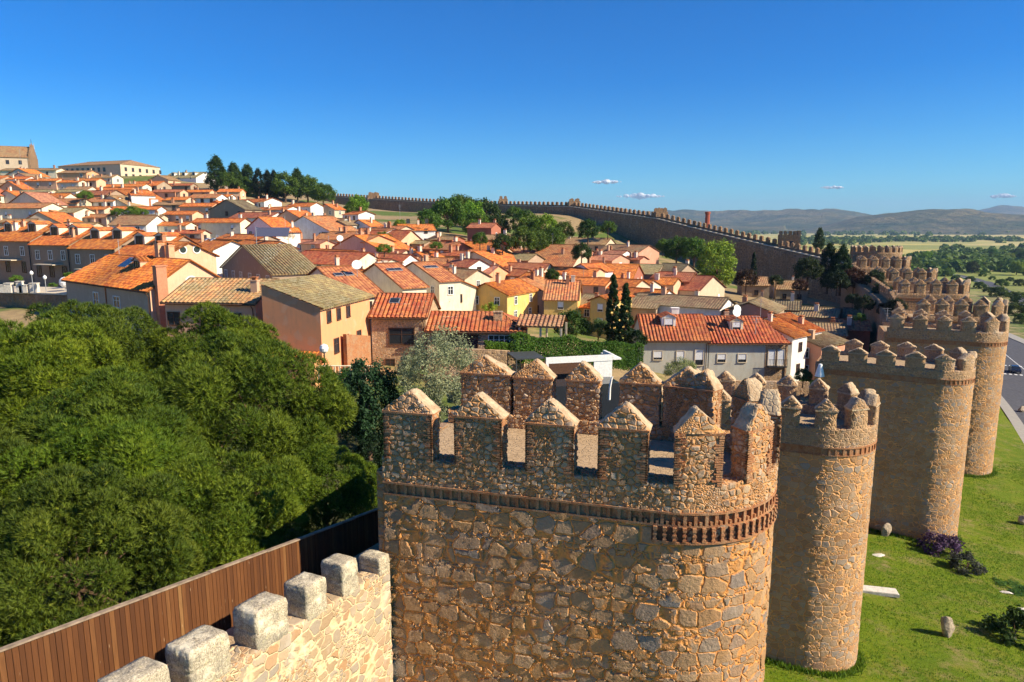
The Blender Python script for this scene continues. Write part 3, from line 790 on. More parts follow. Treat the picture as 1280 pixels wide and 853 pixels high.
# near curtain wall on the camera's side of tower 1
def near_curtain():
    e = Vector((.43, .903, 0)).normalized()
    end = Vector((-4.25, 22.55, 0))
    pts = [end - e * 30, end]
    zt_end = -11.72; slope = .075
    zt = [zt_end + slope * 30, zt_end]
    V = []; step = .085; 
    root = empty('crenellated_wall', (0, 0, 0), 0, 'pale wall with flat granite block merlons beside the wooden fence', 'wall')
    L = 22.0; st = end - e * L; n = Vector((-e.y, e.x, 0))
    th = .75
    ns = int(L / step); hz = 8.0; nz = 60
    V = []
    for i in range(ns + 1):
        s = L * i / ns; p = st + e * s; zz = zt_end + slope * (L - s)
        prof = [(0, zz - hz + hz * (j / nz)) for j in range(nz + 1)] + [(th * k / 6, zz) for k in range(1, 7)] + [(th, zz - 1.5 * k / 8) for k in range(1, 9)]
        V += [(p + n * d + Vector((0, 0, z))) for d, z in prof]
    m = nz + 1 + 6 + 8; Fa = [(i * m + j, (i + 1) * m + j, (i + 1) * m + j + 1, i * m + j + 1) for i in range(ns) for j in range(m - 1)]
    mobj('wall', np_mesh('wall', V, Fa, [M['stone_curtain']], smooth=True), root)
    lo = MB(); a = st - Vector((0, 0, 0)); 
    P = [st + Vector((0, 0, -25)), end + Vector((0, 0, -25)), end + Vector((0, 0, zt_end - hz + .3)), st + Vector((0, 0, zt_end + slope * L - hz + .3))]
    Q = [p + n * 3.0 for p in P]
    P2 = [p - n * .004 for p in P]
    lo.face(P2); lo.face([P[3], P[2], Q[2], Q[3]]); lo.face(Q[::-1]); lo.build('wall_base', M['stone_curtain'], root)
    # merlons: blocks two courses high
    out = []
    ends = [(130, 213, 900), (215, 300, 860), (298, 361, 825), (360, 410, 790), (405, 449, 760), (450, 484, 730)]
    def s_at(px, py):
        aa, _ = ratio(px, py); return (aa * st.y - st.x) / (e.x - aa * e.y)
    sp = []
    for (a0, b0, py) in ends:
        s0, s1 = s_at(a0 + 24, py), s_at(b0 - 3, py); sp.append((s0, s1))
    d = sp[0][0] - (sp[1][0] - sp[0][0]) 
    while d > 3: sp.insert(0, (d, d + 1.0)); d -= 1.6
    print('near merlons', [(round(a, 2), round(b, 2)) for a, b in sp], L)
    for s0, s1 in sp:
        s1 = min(s1, L - .02)
        if s1 - s0 < .25: continue
        w = max(.6, min((s1 - s0) * 1.15, 1.2)); s1 = s0 + w
        G = 10; V = []; hh = (1.0 if s0 < L - 2.2 else .5) + random.uniform(-.03, .05)
        cz = zt_end + slope * (L - (s0 + s1) / 2)
        prof = []
        # superellipsoid like block
        nu, nv = 40, 20
        me_v = []; 
        for j in range(nv + 1):
            v = -1 + 2 * j / nv
            for i in range(nu):
                t = i / nu * 4; k = int(t); f = t - k; q = [(-1 + 2 * f, -1), (1, -1 + 2 * f), (1 - 2 * f, 1), (-1, 1 - 2 * f)][k]
                rr = (1 - .10 * max(0, abs(v) - .75) * 4 * .6)
                cor = 1 - .05 * max(0, abs(q[0] * q[1]) - .6)
                me_v.append((q[0] * rr * cor, q[1] * rr * cor, v))
        Vv = []
        for x, y, z in me_v:
            groove = -.03 if abs(z) < .07 else 0
            p = st + e * ((s0 + s1) / 2 + x * (w / 2 + groove)) + n * (th / 2 + .03 + y * (th / 2 + .06 + groove)) 
            zz = cz - .10 + (z * .5 + .5) * (hh + .10) - x * w / 2 * slope
            Vv.append((p.x, p.y, zz))
        Fq = [(j * nu + i, j * nu + (i + 1) % nu, (j + 1) * nu + (i + 1) % nu, (j + 1) * nu + i) for j in range(nv) for i in range(nu)]
        # top cap grid by fan rings
        me = bpy.data.meshes.new('merlon')
        base = nv * nu; ring = Vv[base:]; cx = [sum(c) / nu for c in zip(*ring)]; prev = list(range(base, base + nu)); faces = [tuple(f) for f in Fq]
        for tt in (.75, .5, .25):
            idx = []
            for k in range(nu): Vv.append(tuple(cx[a] + (ring[k][a] - cx[a]) * tt + (0.02 * (1 - tt) if a == 2 else 0) for a in range(3))); idx.append(len(Vv) - 1)
            faces += [(prev[k], prev[(k + 1) % nu], idx[(k + 1) % nu], idx[k]) for k in range(nu)]; prev = idx
        Vv.append((cx[0], cx[1], cx[2] + .02)); faces += [(prev[k], prev[(k + 1) % nu], len(Vv) - 1) for k in range(nu)]
        me.from_pydata(Vv, [], faces); me.materials.append(M['granite']); me.polygons.foreach_set('use_smooth', [True] * len(me.polygons))
        mobj('merlon', me, root)
    # wall walk
    wk = MB(); A = st + n * th; B = end + e * 5 + n * th
    P = [A + Vector((0, 0, zt_end + slope * L - 1.35)), B + Vector((0, 0, zt_end - 1.35)), B + n * 2.4 + Vector((0, 0, zt_end - 1.35)), A + n * 2.4 + Vector((0, 0, zt_end + slope * L - 1.35))]
    wk.face(P); wk.face([P[3], P[2], P[2] - Vector((0, 0, 9)), P[3] - Vector((0, 0, 9))])
    wk.build('wall_walk', M['paving'], root)
    sgn = MB()
near_curtain()

# wooden fence on the town side of the walk
def near_fence():
    a = at(0, 812, 14.9); b = at(403, 662, 25.0); d = (b - a); L2 = d.length
    u = d.normalized(); a2 = a - u * 6; b2 = b + u * 4.6
    d = b2 - a2; Lt = d.length; hdir = Vector((u.x, u.y, 0)).normalized(); n = Vector((hdir.y, -hdir.x, 0))
    root = empty('wooden_fence', (a2.x, a2.y, a2.z - 2), 0, 'brown vertical board fence beside the wall walk', 'fence')
    O = Vector(root.location)
    H = 2.3; 
    m = MB(); s = 0; k = 0
    while s < Lt:
        w = random.uniform(.125, .15); p = a2 + u * s; q = a2 + u * min(s + w, Lt)
        off = random.uniform(0, .012); dz = random.uniform(-.012, .0)
        P = [p - O + n * off, q - O + n * off]; t = -.022
        k += 1
        lo = Vector((0, 0, -H)); hi = Vector((0, 0, -.05 + dz))
        f = lambda A, B, ua, ub: m.face([A + lo, B + lo, B + hi, A + hi], uv=[(ua, 0), (ub, 0), (ub, H), (ua, H)])
        f(P[0], P[1] - u * .008, k + .05, k + .95)
        f(P[1] - u * .008 + n * t, P[0] + n * t, k + .95, k + .05)
        m.face([P[0] + lo, P[0] + hi, P[0] + hi + n * t, P[0] + lo + n * t], uv=[(k + .1, 0)] * 4)
        m.face([P[1] - u * .008 + lo, P[1] - u * .008 + lo + n * t, P[1] - u * .008 + hi + n * t, P[1] - u * .008 + hi], uv=[(k + .1, 0)] * 4)
        s += w + .004
    m.build('boards', M['planks'], root)
    c = MB(); s = 0
    while s < Lt:  # cap rail in lengths
        l = min(2.4, Lt - s); p = a2 + u * s - O; q = a2 + u * (s + l - .01) - O
        jz = random.uniform(-.015, .015)
        for (x0, x1, z0, z1) in ((-.09, .06, -.05 + jz, .0 + jz),):
            A = [p + n * x + Vector((0, 0, z)) for x, z in ((x0, z0), (x1, z0), (x1, z1), (x0, z1))]; B = [q + n * x + Vector((0, 0, z)) for x, z in ((x0, z0), (x1, z0), (x1, z1), (x0, z1))]
            for i in range(4): c.face([A[i], A[(i + 1) % 4], B[(i + 1) % 4], B[i]])
            c.face(A); c.face(B[::-1])
        s += l
    c.build('cap_rail', M['rail'], root)
    r = MB(); 
    A = [a2 - O + n * x + Vector((0, 0, z)) for x, z in ((.03, -H - .02), (.12, -H - .02), (.12, -H + .12), (.03, -H + .12))]; B = [b2 - O + n * x + Vector((0, 0, z)) for x, z in ((.03, -H - .02), (.12, -H - .02), (.12, -H + .12), (.03, -H + .12))]
    for i in range(4): r.face([A[i], B[i], B[(i + 1) % 4], A[(i + 1) % 4]])
    r.build('foot_rail', M['dark_wood_and_shade'], root)
    s = 1.0
    while s < Lt:
        p = a2 + u * s - O; b = MB(); b.box(p.x - .14, p.x - .04, p.y - .05, p.y + .05, p.z - H - .6, p.z - .06); b.build('post', M['dark_wood_and_shade'], root); s += 2.4
near_fence()

# ---------------------------------------------------------------- long wall on the far side of the town
wp = [(1078, 334, 178), (1040, 326, 196), (971, 310, 222), (860, 283.3, 265), (822, 273.7, 280), (715, 258.7, 335), (567, 255.4, 400), (417, 246, 470)]
P3 = [at(*q) for q in wp]; P3.append(Vector((-260, 560, 26)))
pts = [(p.x, p.y) for p in P3]; zts = [p.z for p in P3]; zbs = [hin1(p.x, p.y) - 4 for p in P3]
# outer face lies outside (to the right of travel), the body extends in towards the town
outp = []
for i, p in enumerate(P3):
    d = (P3[min(i + 1, len(P3) - 1)] - P3[max(i - 1, 0)]); d.z = 0; d.normalize(); n = Vector((d.y, -d.x, 0)); outp.append((p.x + n.x * 2.4, p.y + n.y * 2.4))
root, ev, Lt = path_wall('town_wall', 'long dark far wall climbing behind the town with a pale ledge', outp, zts, zbs, 2.4, 'stone_westwall', 3.0, side=-1, coping=(0, .7, 'coping'))
merlons_on(root, ev, Lt, 1.5, 3.0, 1.15, .6, 'stone_far', .35, parapet=.75)

def turret(px, py, Y, wpx, hpx, label, dy=0, tops=2):
    b = at(px, py, Y + 4); s = Y / F; w = wpx * s; h = hpx * s * .82
    root = empty('wall_turret', (b.x, b.y, b.z - 13), R(dy), label, 'tower', 'turrets on the far wall')
    m = MB(); m.box(-w / 2, w / 2, -2.2, 4.5, 0, 13 + h * .55)
    m.build('shaft', M['stone_far'], root)
    for k in range(tops):
        for yy in (-2.2, 3.7):
            c = MB(); mw = w / (tops * 1.6); x = -w / 2 + (k + .5) * w / tops
            z0, z1 = 13 + h * .55 - .02, 13 + h * .9
            c.box(x - mw / 2, x + mw / 2, yy, yy + .8, z0, z1, skip='t')
            A = [Vector((x - mw / 2, yy, z1)), Vector((x + mw / 2, yy, z1)), Vector((x + mw / 2, yy + .8, z1)), Vector((x - mw / 2, yy + .8, z1))]; r0 = Vector((x, yy, z1 + h * .14)); r1 = Vector((x, yy + .8, z1 + h * .14))
            c.face([A[0], A[1], r0]); c.face([A[2], A[3], r1]); c.face([A[1], A[2], r1, r0]); c.face([A[3], A[0], r0, r1])
            c.build('merlon', M['stone_far'], root)
turret(467, 249, 445, 13, 10, 'pale turret on the far wall nearest the green hilltop trees')
turret(629, 253, 372, 11, 9, 'pale turret on the far wall, alone above the green hillside trees')
turret(718, 256, 335, 14, 9, 'pale turret where the far wall bends and starts to descend')
turret(826, 271, 280, 15, 13, 'pale turret halfway down the descending far wall, left of the brick chimney')
# square tower with a dark doorway
def square_tower():
    b = at(986, 312, 222); s = 222 / F; w = 27 * s * .93; root = empty('square_tower', (b.x, b.y, b.z - 14), R(-18), 'square crenellated tower with a dark doorway on the descending far wall', 'tower')
    z1 = 14 + 18 * s
    m = MB(); m.box(-w / 2, w / 2, 0, .8, 0, z1); m.box(-w / 2, w / 2, 5, 5.8, 0, z1); m.box(-w / 2, -w / 2 + .8, .8, 5, 0, z1); m.box(w / 2 - .8, w / 2, .8, 5, 0, z1 + 1.2); m.box(-w / 2 + .8, w / 2 - .8, .8, 5, 0, z1 - 1.2); m.build('shaft', M['stone_far'], root)
    d = MB(); d.box(.1, 1.1, -.06, .05, 14, 16.6); d.build('door', M['metal_dark'], root)
    for x in (-2.9, -1.5, -.1, 1.3, 2.5):
        for y in (0, 5): 
            c = MB(); c.box(x, x + .8, y, y + .8, z1 - .02, z1 + 1.1); c.build('merlon', M['stone_far'], root)
square_tower()
# ---------------------------------------------------------------- vegetation
def rot_frames(d, g):
    """orthonormal frames for direction array d with random roll"""
    r = g.normal(size=d.shape); a = np.cross(d, r); a /= np.linalg.norm(a, axis=1)[:, None] + 1e-9
    return a, np.cross(d, a)

def clump_centres(g, n, rx, ry, rz, shell=.62, low=-.55):
    out = []
    while len(out) < n:
        v = g.normal(size=3); v /= np.linalg.norm(v)
        if v[2] < low: continue
        r = shell + (1 - shell) * g.random() ** .6
        out.append(v * r * np.array([rx, ry, rz]) * (1 - .16 * g.random()))
    return np.array(out)

def needle_crown(name, seed, rx, ry, rz, nclump=110, tufts=120, cr=(.45, .95), nl=.22, k=9, low=-.6):
    g = np.random.default_rng(seed)
    # uneven outline: a few big lobes
    C = clump_centres(g, nclump, rx, ry, rz, .80, low)
    lob = g.normal(size=(7, 3)); lob /= np.linalg.norm(lob, axis=1)[:, None]
    dn = C / (np.linalg.norm(C, axis=1)[:, None]); bump = (np.maximum(0, dn @ lob.T - .75) * 4).max(1)
    C = C * (.88 + .20 * bump)[:, None]
    C = np.concatenate([C, C[::3] * .62])
    Vs = []; T = []
    for c in C:
        r = g.uniform(*cr); n = int(tufts * r * r); t0 = g.random()
        d = g.normal(size=(n, 3)); d += c / np.linalg.norm(c) * .7 + np.array([0, 0, .35]); d /= np.linalg.norm(d, axis=1)[:, None]
        P = c + d * r * g.uniform(.8, 1.0, (n, 1)) * np.array([1, 1, .95])
        ax = d * 1.3 + np.array([0, 0, .6]) + g.normal(size=(n, 3)) * .3; ax /= np.linalg.norm(ax, axis=1)[:, None]
        P = np.repeat(P, k, 0); ax = np.repeat(ax, k, 0)
        a, b = rot_frames(ax, g)
        nd = ax * g.uniform(.25, 1.0, (len(ax), 1)) + a * g.uniform(.35, .95, (len(ax), 1)); nd /= np.linalg.norm(nd, axis=1)[:, None]
        L = nl * g.uniform(.7, 1.25, (len(ax), 1)); w = .012 + .006 * g.random((len(ax), 1))
        side = np.cross(nd, b); side /= np.linalg.norm(side, axis=1)[:, None] + 1e-9
        s0 = P - ax * .05
        Vs.append(np.stack([s0 - b * w, s0 + b * w, P + nd * L], 1).reshape(-1, 3))
        tt = t0 * .62 - .02 + np.repeat(g.random(n), k) * .38
        tip = np.repeat(g.random(n) < .035, k); tt[tip] = 1.15
        T.append(tt)
    V = np.concatenate(Vs); T = np.concatenate(T); Fa = np.arange(len(V)).reshape(-1, 3)
    return np_mesh(name, V, Fa, [M['needle']], tint=T), C

def leaf_crown(name, seed, rx, ry, rz, nclump=60, leaves=70, cr=(.35, .7), ls=.16, low=-.6, shell=.6, up=.0, aspect=.6, pointy=0):
    g = np.random.default_rng(seed); C = clump_centres(g, nclump, 1, 1, 1, shell, low)
    if pointy: # conical / flame shapes
        zt = C[:, 2] * .5 + .5; f = (1 - zt ** pointy) ** .6 if pointy > 0 else 1
        C[:, 0] *= np.clip(1.25 - zt, .06, 1); C[:, 1] *= np.clip(1.25 - zt, .06, 1)
    C = C * np.array([rx, ry, rz])
    mean = (rx + ry + min(rz, rx * 1.5)) / 3
    Vs = []; T = []
    for c in C:
        r = g.uniform(*cr) * mean * .5; n = int(leaves * g.uniform(.7, 1.3)); t0 = g.random()
        d = g.normal(size=(n, 3)); d /= np.linalg.norm(d, axis=1)[:, None]
        P = c + d * r * g.uniform(.35, 1.05, (n, 1))
        nrm = d * .7 + g.normal(size=(n, 3)) * .6 + np.array([0, 0, .35 + up]); nrm /= np.linalg.norm(nrm, axis=1)[:, None]
        a, b = rot_frames(nrm, g); s = ls * g.uniform(.6, 1.3, (n, 1))
        Vs.append(np.stack([P - a * s, P - b * s * aspect, P + a * s, P + b * s * aspect], 1).reshape(-1, 3))
        T.append(t0 * .5 + g.random(n) * .5)
    V = np.concatenate(Vs); T = np.concatenate(T)
    return np_mesh(name, V, np.arange(len(V)).reshape(-1, 4), [M['leaf']], tint=T), C

def trunk_mesh(name, seed, base_z, C, r0, n_limbs, mat='bark', spread=.75, lean=0.0):
    g = random.Random(seed); b = MB(); top = Vector((lean, 0, 0)); 
    trunk = [Vector((0, 0, base_z)), Vector((g.uniform(-.1, .1), g.uniform(-.1, .1), base_z * .6)), Vector((lean * .6, 0, base_z * .25)), Vector((lean, 0, 0))]
    b.tube(trunk, [r0 * 1.25, r0, r0 * .8, r0 * .5], 8)
    idx = list(range(len(C))); g.shuffle(idx)
    for i in idx[:n_limbs]:
        c = Vector(C[i]) * spread; t = g.uniform(.35, 1)
        s = trunk[2].lerp(trunk[3], t) if g.random() < .6 else trunk[1].lerp(trunk[2], t)
        mid = s.lerp(c, .5) + Vector((g.uniform(-.3, .3), g.uniform(-.3, .3), g.uniform(-.1, .4))) * (.15 * abs(base_z) ** .5)
        b.tube([s, mid, c], [r0 * .38, r0 * .24, r0 * .08], 5)
    return b.mesh(name, M[mat], smooth=True)

LIB = {}
def lib(kind):
    if kind in LIB: return LIB[kind]
    if kind.startswith('pine'):
        i = int(kind[4:]); cm, C = needle_crown('crown', 40 + i, 1 * 4.4, 1 * 4.4, 3.6, nclump=(112, 106, 110)[i % 3], tufts=180, cr=(.6, 1.15))
        tm = trunk_mesh('trunk', i, -7.5, C, .26, 26)
    else:
        spec = dict(
            broad=dict(rx=3, ry=3, rz=3, nclump=80, leaves=90, ls=.17), round=dict(rx=3, ry=3, rz=2.6, nclump=70, leaves=90, ls=.16),
            poplar=dict(rx=3, ry=3, rz=4.6, nclump=110, leaves=90, ls=.16, cr=(.3, .6), low=-.9), cypress=dict(rx=.95, ry=.95, rz=4.4, nclump=150, leaves=70, ls=.11, cr=(.35, .6), low=-1, shell=.75, pointy=2),
            conifer=dict(rx=2.3, ry=2.3, rz=4.2, nclump=120, leaves=70, ls=.15, cr=(.3, .55), low=-1, shell=.6, pointy=2, up=-.2),
            bush=dict(rx=1, ry=1, rz=.75, nclump=34, leaves=60, ls=.07), olive=dict(rx=3, ry=3, rz=3.2, nclump=130, leaves=170, ls=.085, cr=(.25, .5), aspect=.35, low=-.8),
            dense=dict(rx=2.4, ry=2.4, rz=3, nclump=120, leaves=150, ls=.10, cr=(.3, .5), low=-.9, shell=.75))[kind]
        cm, C = leaf_crown('crown', hash(kind) % 1 + len(kind) * 7 + ord(kind[0]), **spec)
        tm = trunk_mesh('trunk', len(kind), -{'broad': 4.2, 'round': 4, 'poplar': 6, 'cypress': 4.8, 'conifer': 5, 'bush': .8, 'olive': 4.2, 'dense': 3.6}[kind], C, {'bush': .04, 'cypress': .12}.get(kind, .18), 10)
    LIB[kind] = (cm, tm); return LIB[kind]

def tree(name, kind, loc, sc, color, label, group=None, cat='tree', rz=None, trunk=True, sz=None):
    """loc = centre of the crown"""
    cm, tm = lib(kind)
    r = empty(name, loc, random.uniform(0, 6.28) if rz is None else rz, label, cat, group); r.scale = (sc, sc, sz or sc)
    c = mobj('crown', cm, r, color)
    if trunk: mobj('trunk', tm, r)
    return r

PINE = (.078, .128, .009)
pines = [  # X, Y, centre z, scale, mesh, label
    (-13.8, 20.6, -10.8, .80, 0, 'pine nearest the fence in the lower left, twigs showing through its needles'),
    (-8.6, 30.5, -12.3, .60, 1, 'small rounded pine standing alone beside the dark gap left of the nearest tower'),
    (-14.2, 36.5, -10.2, 1.22, 2, 'big domed pine in front of the orange blank wall'),
    (-24.5, 36, -9.3, 1.15, 0, 'tall pine reaching up to the terrace wall at the left edge'),
    (-18.2, 30, -10.4, 1.02, 1, 'pine in the middle of the grove, between the domed pine and the fence pines'),
    (-11.6, 25.8, -11.6, .82, 2, 'pine overhanging the fence, nearest the small rounded pine'),
    (-20.5, 23.5, -10.3, .95, 1, 'pine filling the left edge, above the fence pines'),
    (-15.8, 26, -10.8, .9, 0, 'pine behind the nearest fence pine, yellow buds on its tips'),
    (-27.5, 45.5, -8.9, 1.12, 2, 'pine in front of the red roofed villa with the skylight'),
    (-19.8, 45, -9.6, 1.12, 1, 'pine directly below the mossy roofed peach house'),
    (-17.2, 17.6, -12.2, .72, 2, 'low pine in the bottom left corner against the fence'),
    (-36, 42, -8.2, 1.25, 0, 'tall pine at the left edge against the terrace wall'),
    (-31, 30, -9.6, 1.1, 1, 'pine at the far left edge of the grove')]
for i, (x, y, z, s, k, l) in enumerate(pines):
    jj = (.82, 1.12, .95, 1.22, .88, 1.05, .78, 1.18)[i % 8]; c = (PINE[0] * jj * (1.12, 1.0, 1.05)[i % 3], PINE[1] * jj, PINE[2])
    tree('pine_tree', 'pine%d' % k, (x, y, z), s * .92, c, l, 'pines of the grove inside the wall', sz=s * .95)

def T(name, kind, px, py, Y, rpx, color, label, group=None, cat='tree', hs=1.0, base={'broad': 3, 'round': 3, 'poplar': 3, 'cypress': 1, 'conifer': 2.3, 'bush': 1, 'olive': 3, 'dense': 2.4}):
    """px,py: photo position of the crown centre, rpx its half width"""
    p = at(px, py, Y); s = rpx * Y / F / base[kind]
    return tree(name, kind, p, s, color, label, group, cat, sz=s * hs)

DK = (.032, .066, .013); MD = (.068, .125, .016); LT = (.14, .24, .022); YG = (.20, .27, .03)
T('silver_leaved_tree', 'olive', 547, 476, 48, 60, (.26, .29, .155), 'pale silver green tree just left behind the nearest tower', hs=1.05)
T('dark_evergreen', 'dense', 460, 505, 47, 42, (.022, .060, .022), 'dark bluish evergreen between the pines and the silver tree', hs=1.2)
T('dark_evergreen', 'dense', 430, 500, 53, 30, (.035, .10, .02), 'mid green ivy clad evergreen squeezed between the big pine and the bluish evergreen', hs=1.2)
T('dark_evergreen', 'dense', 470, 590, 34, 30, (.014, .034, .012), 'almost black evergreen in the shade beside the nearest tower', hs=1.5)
T('cypress', 'cypress', 766, 393, 84, 11, (.018, .045, .010), 'left one of the two pointed dark cypresses', 'pointed cypresses by the grey house', hs=1.12)
T('cypress', 'cypress', 782, 400, 82, 12, (.018, .045, .010), 'right one of the two pointed dark cypresses', 'pointed cypresses by the grey house', hs=.95)
T('garden_tree', 'round', 715, 408, 84, 22, (.05, .10, .016), 'dark rounded garden tree left of the cypresses')
T('garden_tree', 'round', 748, 412, 86, 14, (.09, .15, .04), 'pale flowering garden tree touching the left cypress')
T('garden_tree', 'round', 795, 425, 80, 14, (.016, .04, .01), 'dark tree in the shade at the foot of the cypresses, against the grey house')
T('fig_tree', 'round', 553, 374, 100, 12, (.035, .08, .02), 'dark leafy tree between the skylight roof and the cream house with dark windows')
T('garden_bush', 'bush', 612, 385, 105, 10, (.22, .30, .03), 'bright yellow green bush before the brown gabled house', cat='bush')
T('garden_bush', 'olive', 852, 466, 62, 25, (.22, .26, .09), 'feathery light green bush before the grey house', cat='bush', hs=.7)
T('garden_bush', 'round', 1004, 471, 66, 11, (.05, .12, .03), 'green bush beside the pale end house, just left of the tower with the lamp', cat='bush')
T('garden_bush', 'bush', 632, 478, 58, 20, (.06, .15, .012), 'bright ivy bush between two merlons, left of the white pavilion', cat='bush', hs=1.3)
T('poplar', 'poplar', 897, 330, 175, 25, (.21, .31, .035), 'tall bright yellow green poplar before the long dark wall', hs=.82)
T('hillside_tree', 'broad', 868, 313, 190, 16, (.07, .15, .02), 'green tree touching the left side of the bright poplar', 'trees before the long wall')
T('hillside_tree', 'broad', 846, 312, 195, 16, (.05, .11, .016), 'second green tree left of the bright poplar', 'trees before the long wall')
T('hillside_tree', 'broad', 829, 308, 200, 9, (.09, .17, .025), 'lighter small tree, third left of the bright poplar', 'trees before the long wall')
T('hillside_tree', 'round', 933, 350, 165, 14, (.06, .035, .02), 'reddish brown tree right of the bright poplar', 'trees before the long wall')
for i, (x, y, Y, r, c, l) in enumerate([
        (560, 271, 215, 22, MD, 'green tree just behind the white block with the blank gable'), (588, 270, 225, 16, LT, 'lighter green tree right of the one behind the white block'),
        (535, 277, 205, 14, MD, 'small green tree at the left edge of the white block'),
        (622, 284, 220, 14, DK, 'dark tree above the red brick block'), (655, 280, 215, 16, MD, 'tree on the grassy slope right above the red brick block'), (682, 284, 210, 14, LT, 'pale green tree on the grassy slope, next to the bare mound'),
        (705, 290, 205, 12, MD, 'tree at the foot of the bare earth mound'), (735, 288, 205, 12, DK, 'dark green tree above the long brown roof with chimneys'), (760, 286, 215, 9, MD, 'small tree on the slope right above the salmon gable'),
        (655, 300, 165, 15, MD, 'large green tree immediately right of the red brick block'), (628, 305, 160, 12, DK, 'dark green tree in front of the red brick block'), (672, 304, 172, 13, MD, 'bushy tree right of the large tree by the red brick block'),
        (575, 262, 260, 17, MD, 'hillside tree against the far wall above the white block'), (605, 268, 250, 17, DK, 'dark hillside tree against the far wall, midway between two turrets'), (595, 283, 205, 16, MD, 'wide green tree left of the red brick block'), (690, 300, 180, 15, MD, 'hillside tree right below the bare mound'),
        (642, 268, 250, 9, MD, 'small hillside tree below the lone far wall turret'), (480, 300, 165, 9, MD, 'green tree between orange roofs left of the white block'), (600, 300, 160, 9, MD, 'green tree just left of the red brick block'), (690, 345, 118, 8, DK, 'dark tree between the orange roofs right of the tall white gable'), (548, 345, 116, 7, MD, 'small green tree beside the cream house with dark windows'),
        (727, 316, 150, 11, DK, 'dark round tree among the salmon roofs'), (500, 283, 205, 8, LT, 'little pale tree left of the white block'), (447, 258, 260, 12, LT, 'light green tree against the left part of the far wall'),
        (436, 265, 250, 8, MD, 'small tree on the left below the far wall, by the white cottages')]):
    T('hillside_tree', 'broad' if i % 2 else 'round', x, y, Y, r * 1.12, tuple(v * random.uniform(.9, 1.15) for v in c), l, 'trees on the hillside')
for i, (x, y, r, c, k, hs, l) in enumerate([
        (270, 216, 11, DK, 'conifer', .75, 'large dark fir at the left end of the hilltop trees'), (293, 222, 9, DK, 'conifer', .8, 'second conifer from the left on the hilltop'), (309, 224, 9, DK, 'conifer', .8, 'dark conifer just left of the cypress row on the hilltop'),
        (323, 226, 6, (.012, .025, .012), 'cypress', 1.0, 'first black cypress of the hilltop row'), (334, 228, 6, (.012, .025, .012), 'cypress', 1.0, 'second black cypress of the hilltop row'), (342, 228, 6, (.012, .025, .012), 'cypress', 1.0, 'third black cypress of the hilltop row'),
        (356, 232, 11, MD, 'broad', 1.0, 'light green broadleaf right of the hilltop cypresses'), (371, 229, 8, DK, 'conifer', .9, 'pointed conifer at the right end of the hilltop trees'), (384, 236, 12, MD, 'broad', .9, 'round green tree at the right end of the hilltop, above the white cottages'),
        (404, 243, 11, MD, 'broad', .8, 'dark green tree where the hilltop trees meet the far wall'), (312, 238, 12, MD, 'broad', .7, 'green tree crown in front of the hilltop conifers'), (345, 240, 10, DK, 'broad', .8, 'dark bushy tree below the cypress row'), (283, 226, 8, MD, 'broad', .9, 'bushy green tree between the two left conifers'), (302, 230, 8, MD, 'broad', .8, 'low green tree under the third conifer')]):
    T('hilltop_tree', k if k != 'cypress' else 'conifer', x, y, 318 + (i % 3) * 5, r * 1.45, c, l, 'trees on the hilltop', hs=hs)
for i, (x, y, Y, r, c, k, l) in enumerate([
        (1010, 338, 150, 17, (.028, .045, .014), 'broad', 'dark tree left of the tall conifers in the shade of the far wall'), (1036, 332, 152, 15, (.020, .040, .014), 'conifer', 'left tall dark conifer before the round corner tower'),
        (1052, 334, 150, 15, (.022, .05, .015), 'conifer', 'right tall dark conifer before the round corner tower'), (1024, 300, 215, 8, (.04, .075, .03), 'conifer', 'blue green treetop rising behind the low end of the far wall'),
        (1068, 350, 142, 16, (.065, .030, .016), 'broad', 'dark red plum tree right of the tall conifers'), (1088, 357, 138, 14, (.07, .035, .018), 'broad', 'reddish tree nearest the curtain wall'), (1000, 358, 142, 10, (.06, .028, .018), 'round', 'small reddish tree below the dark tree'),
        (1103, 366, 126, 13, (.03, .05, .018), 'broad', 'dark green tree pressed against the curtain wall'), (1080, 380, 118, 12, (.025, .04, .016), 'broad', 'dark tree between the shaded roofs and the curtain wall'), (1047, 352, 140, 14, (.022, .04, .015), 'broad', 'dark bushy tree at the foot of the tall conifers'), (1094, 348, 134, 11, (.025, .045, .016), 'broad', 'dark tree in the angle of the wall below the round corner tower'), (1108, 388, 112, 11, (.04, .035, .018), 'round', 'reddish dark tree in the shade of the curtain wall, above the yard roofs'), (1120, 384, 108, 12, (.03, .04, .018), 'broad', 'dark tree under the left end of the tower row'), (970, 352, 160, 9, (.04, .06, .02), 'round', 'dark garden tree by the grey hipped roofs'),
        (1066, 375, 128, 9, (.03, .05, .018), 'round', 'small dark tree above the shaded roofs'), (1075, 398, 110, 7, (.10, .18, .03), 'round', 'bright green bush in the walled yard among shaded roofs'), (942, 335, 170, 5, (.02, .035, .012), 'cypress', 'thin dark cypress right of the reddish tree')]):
    T('yard_tree', k, x, y, Y, r, c, l, 'trees in the shade by the corner tower', hs=1.1 if k == 'conifer' else .95)
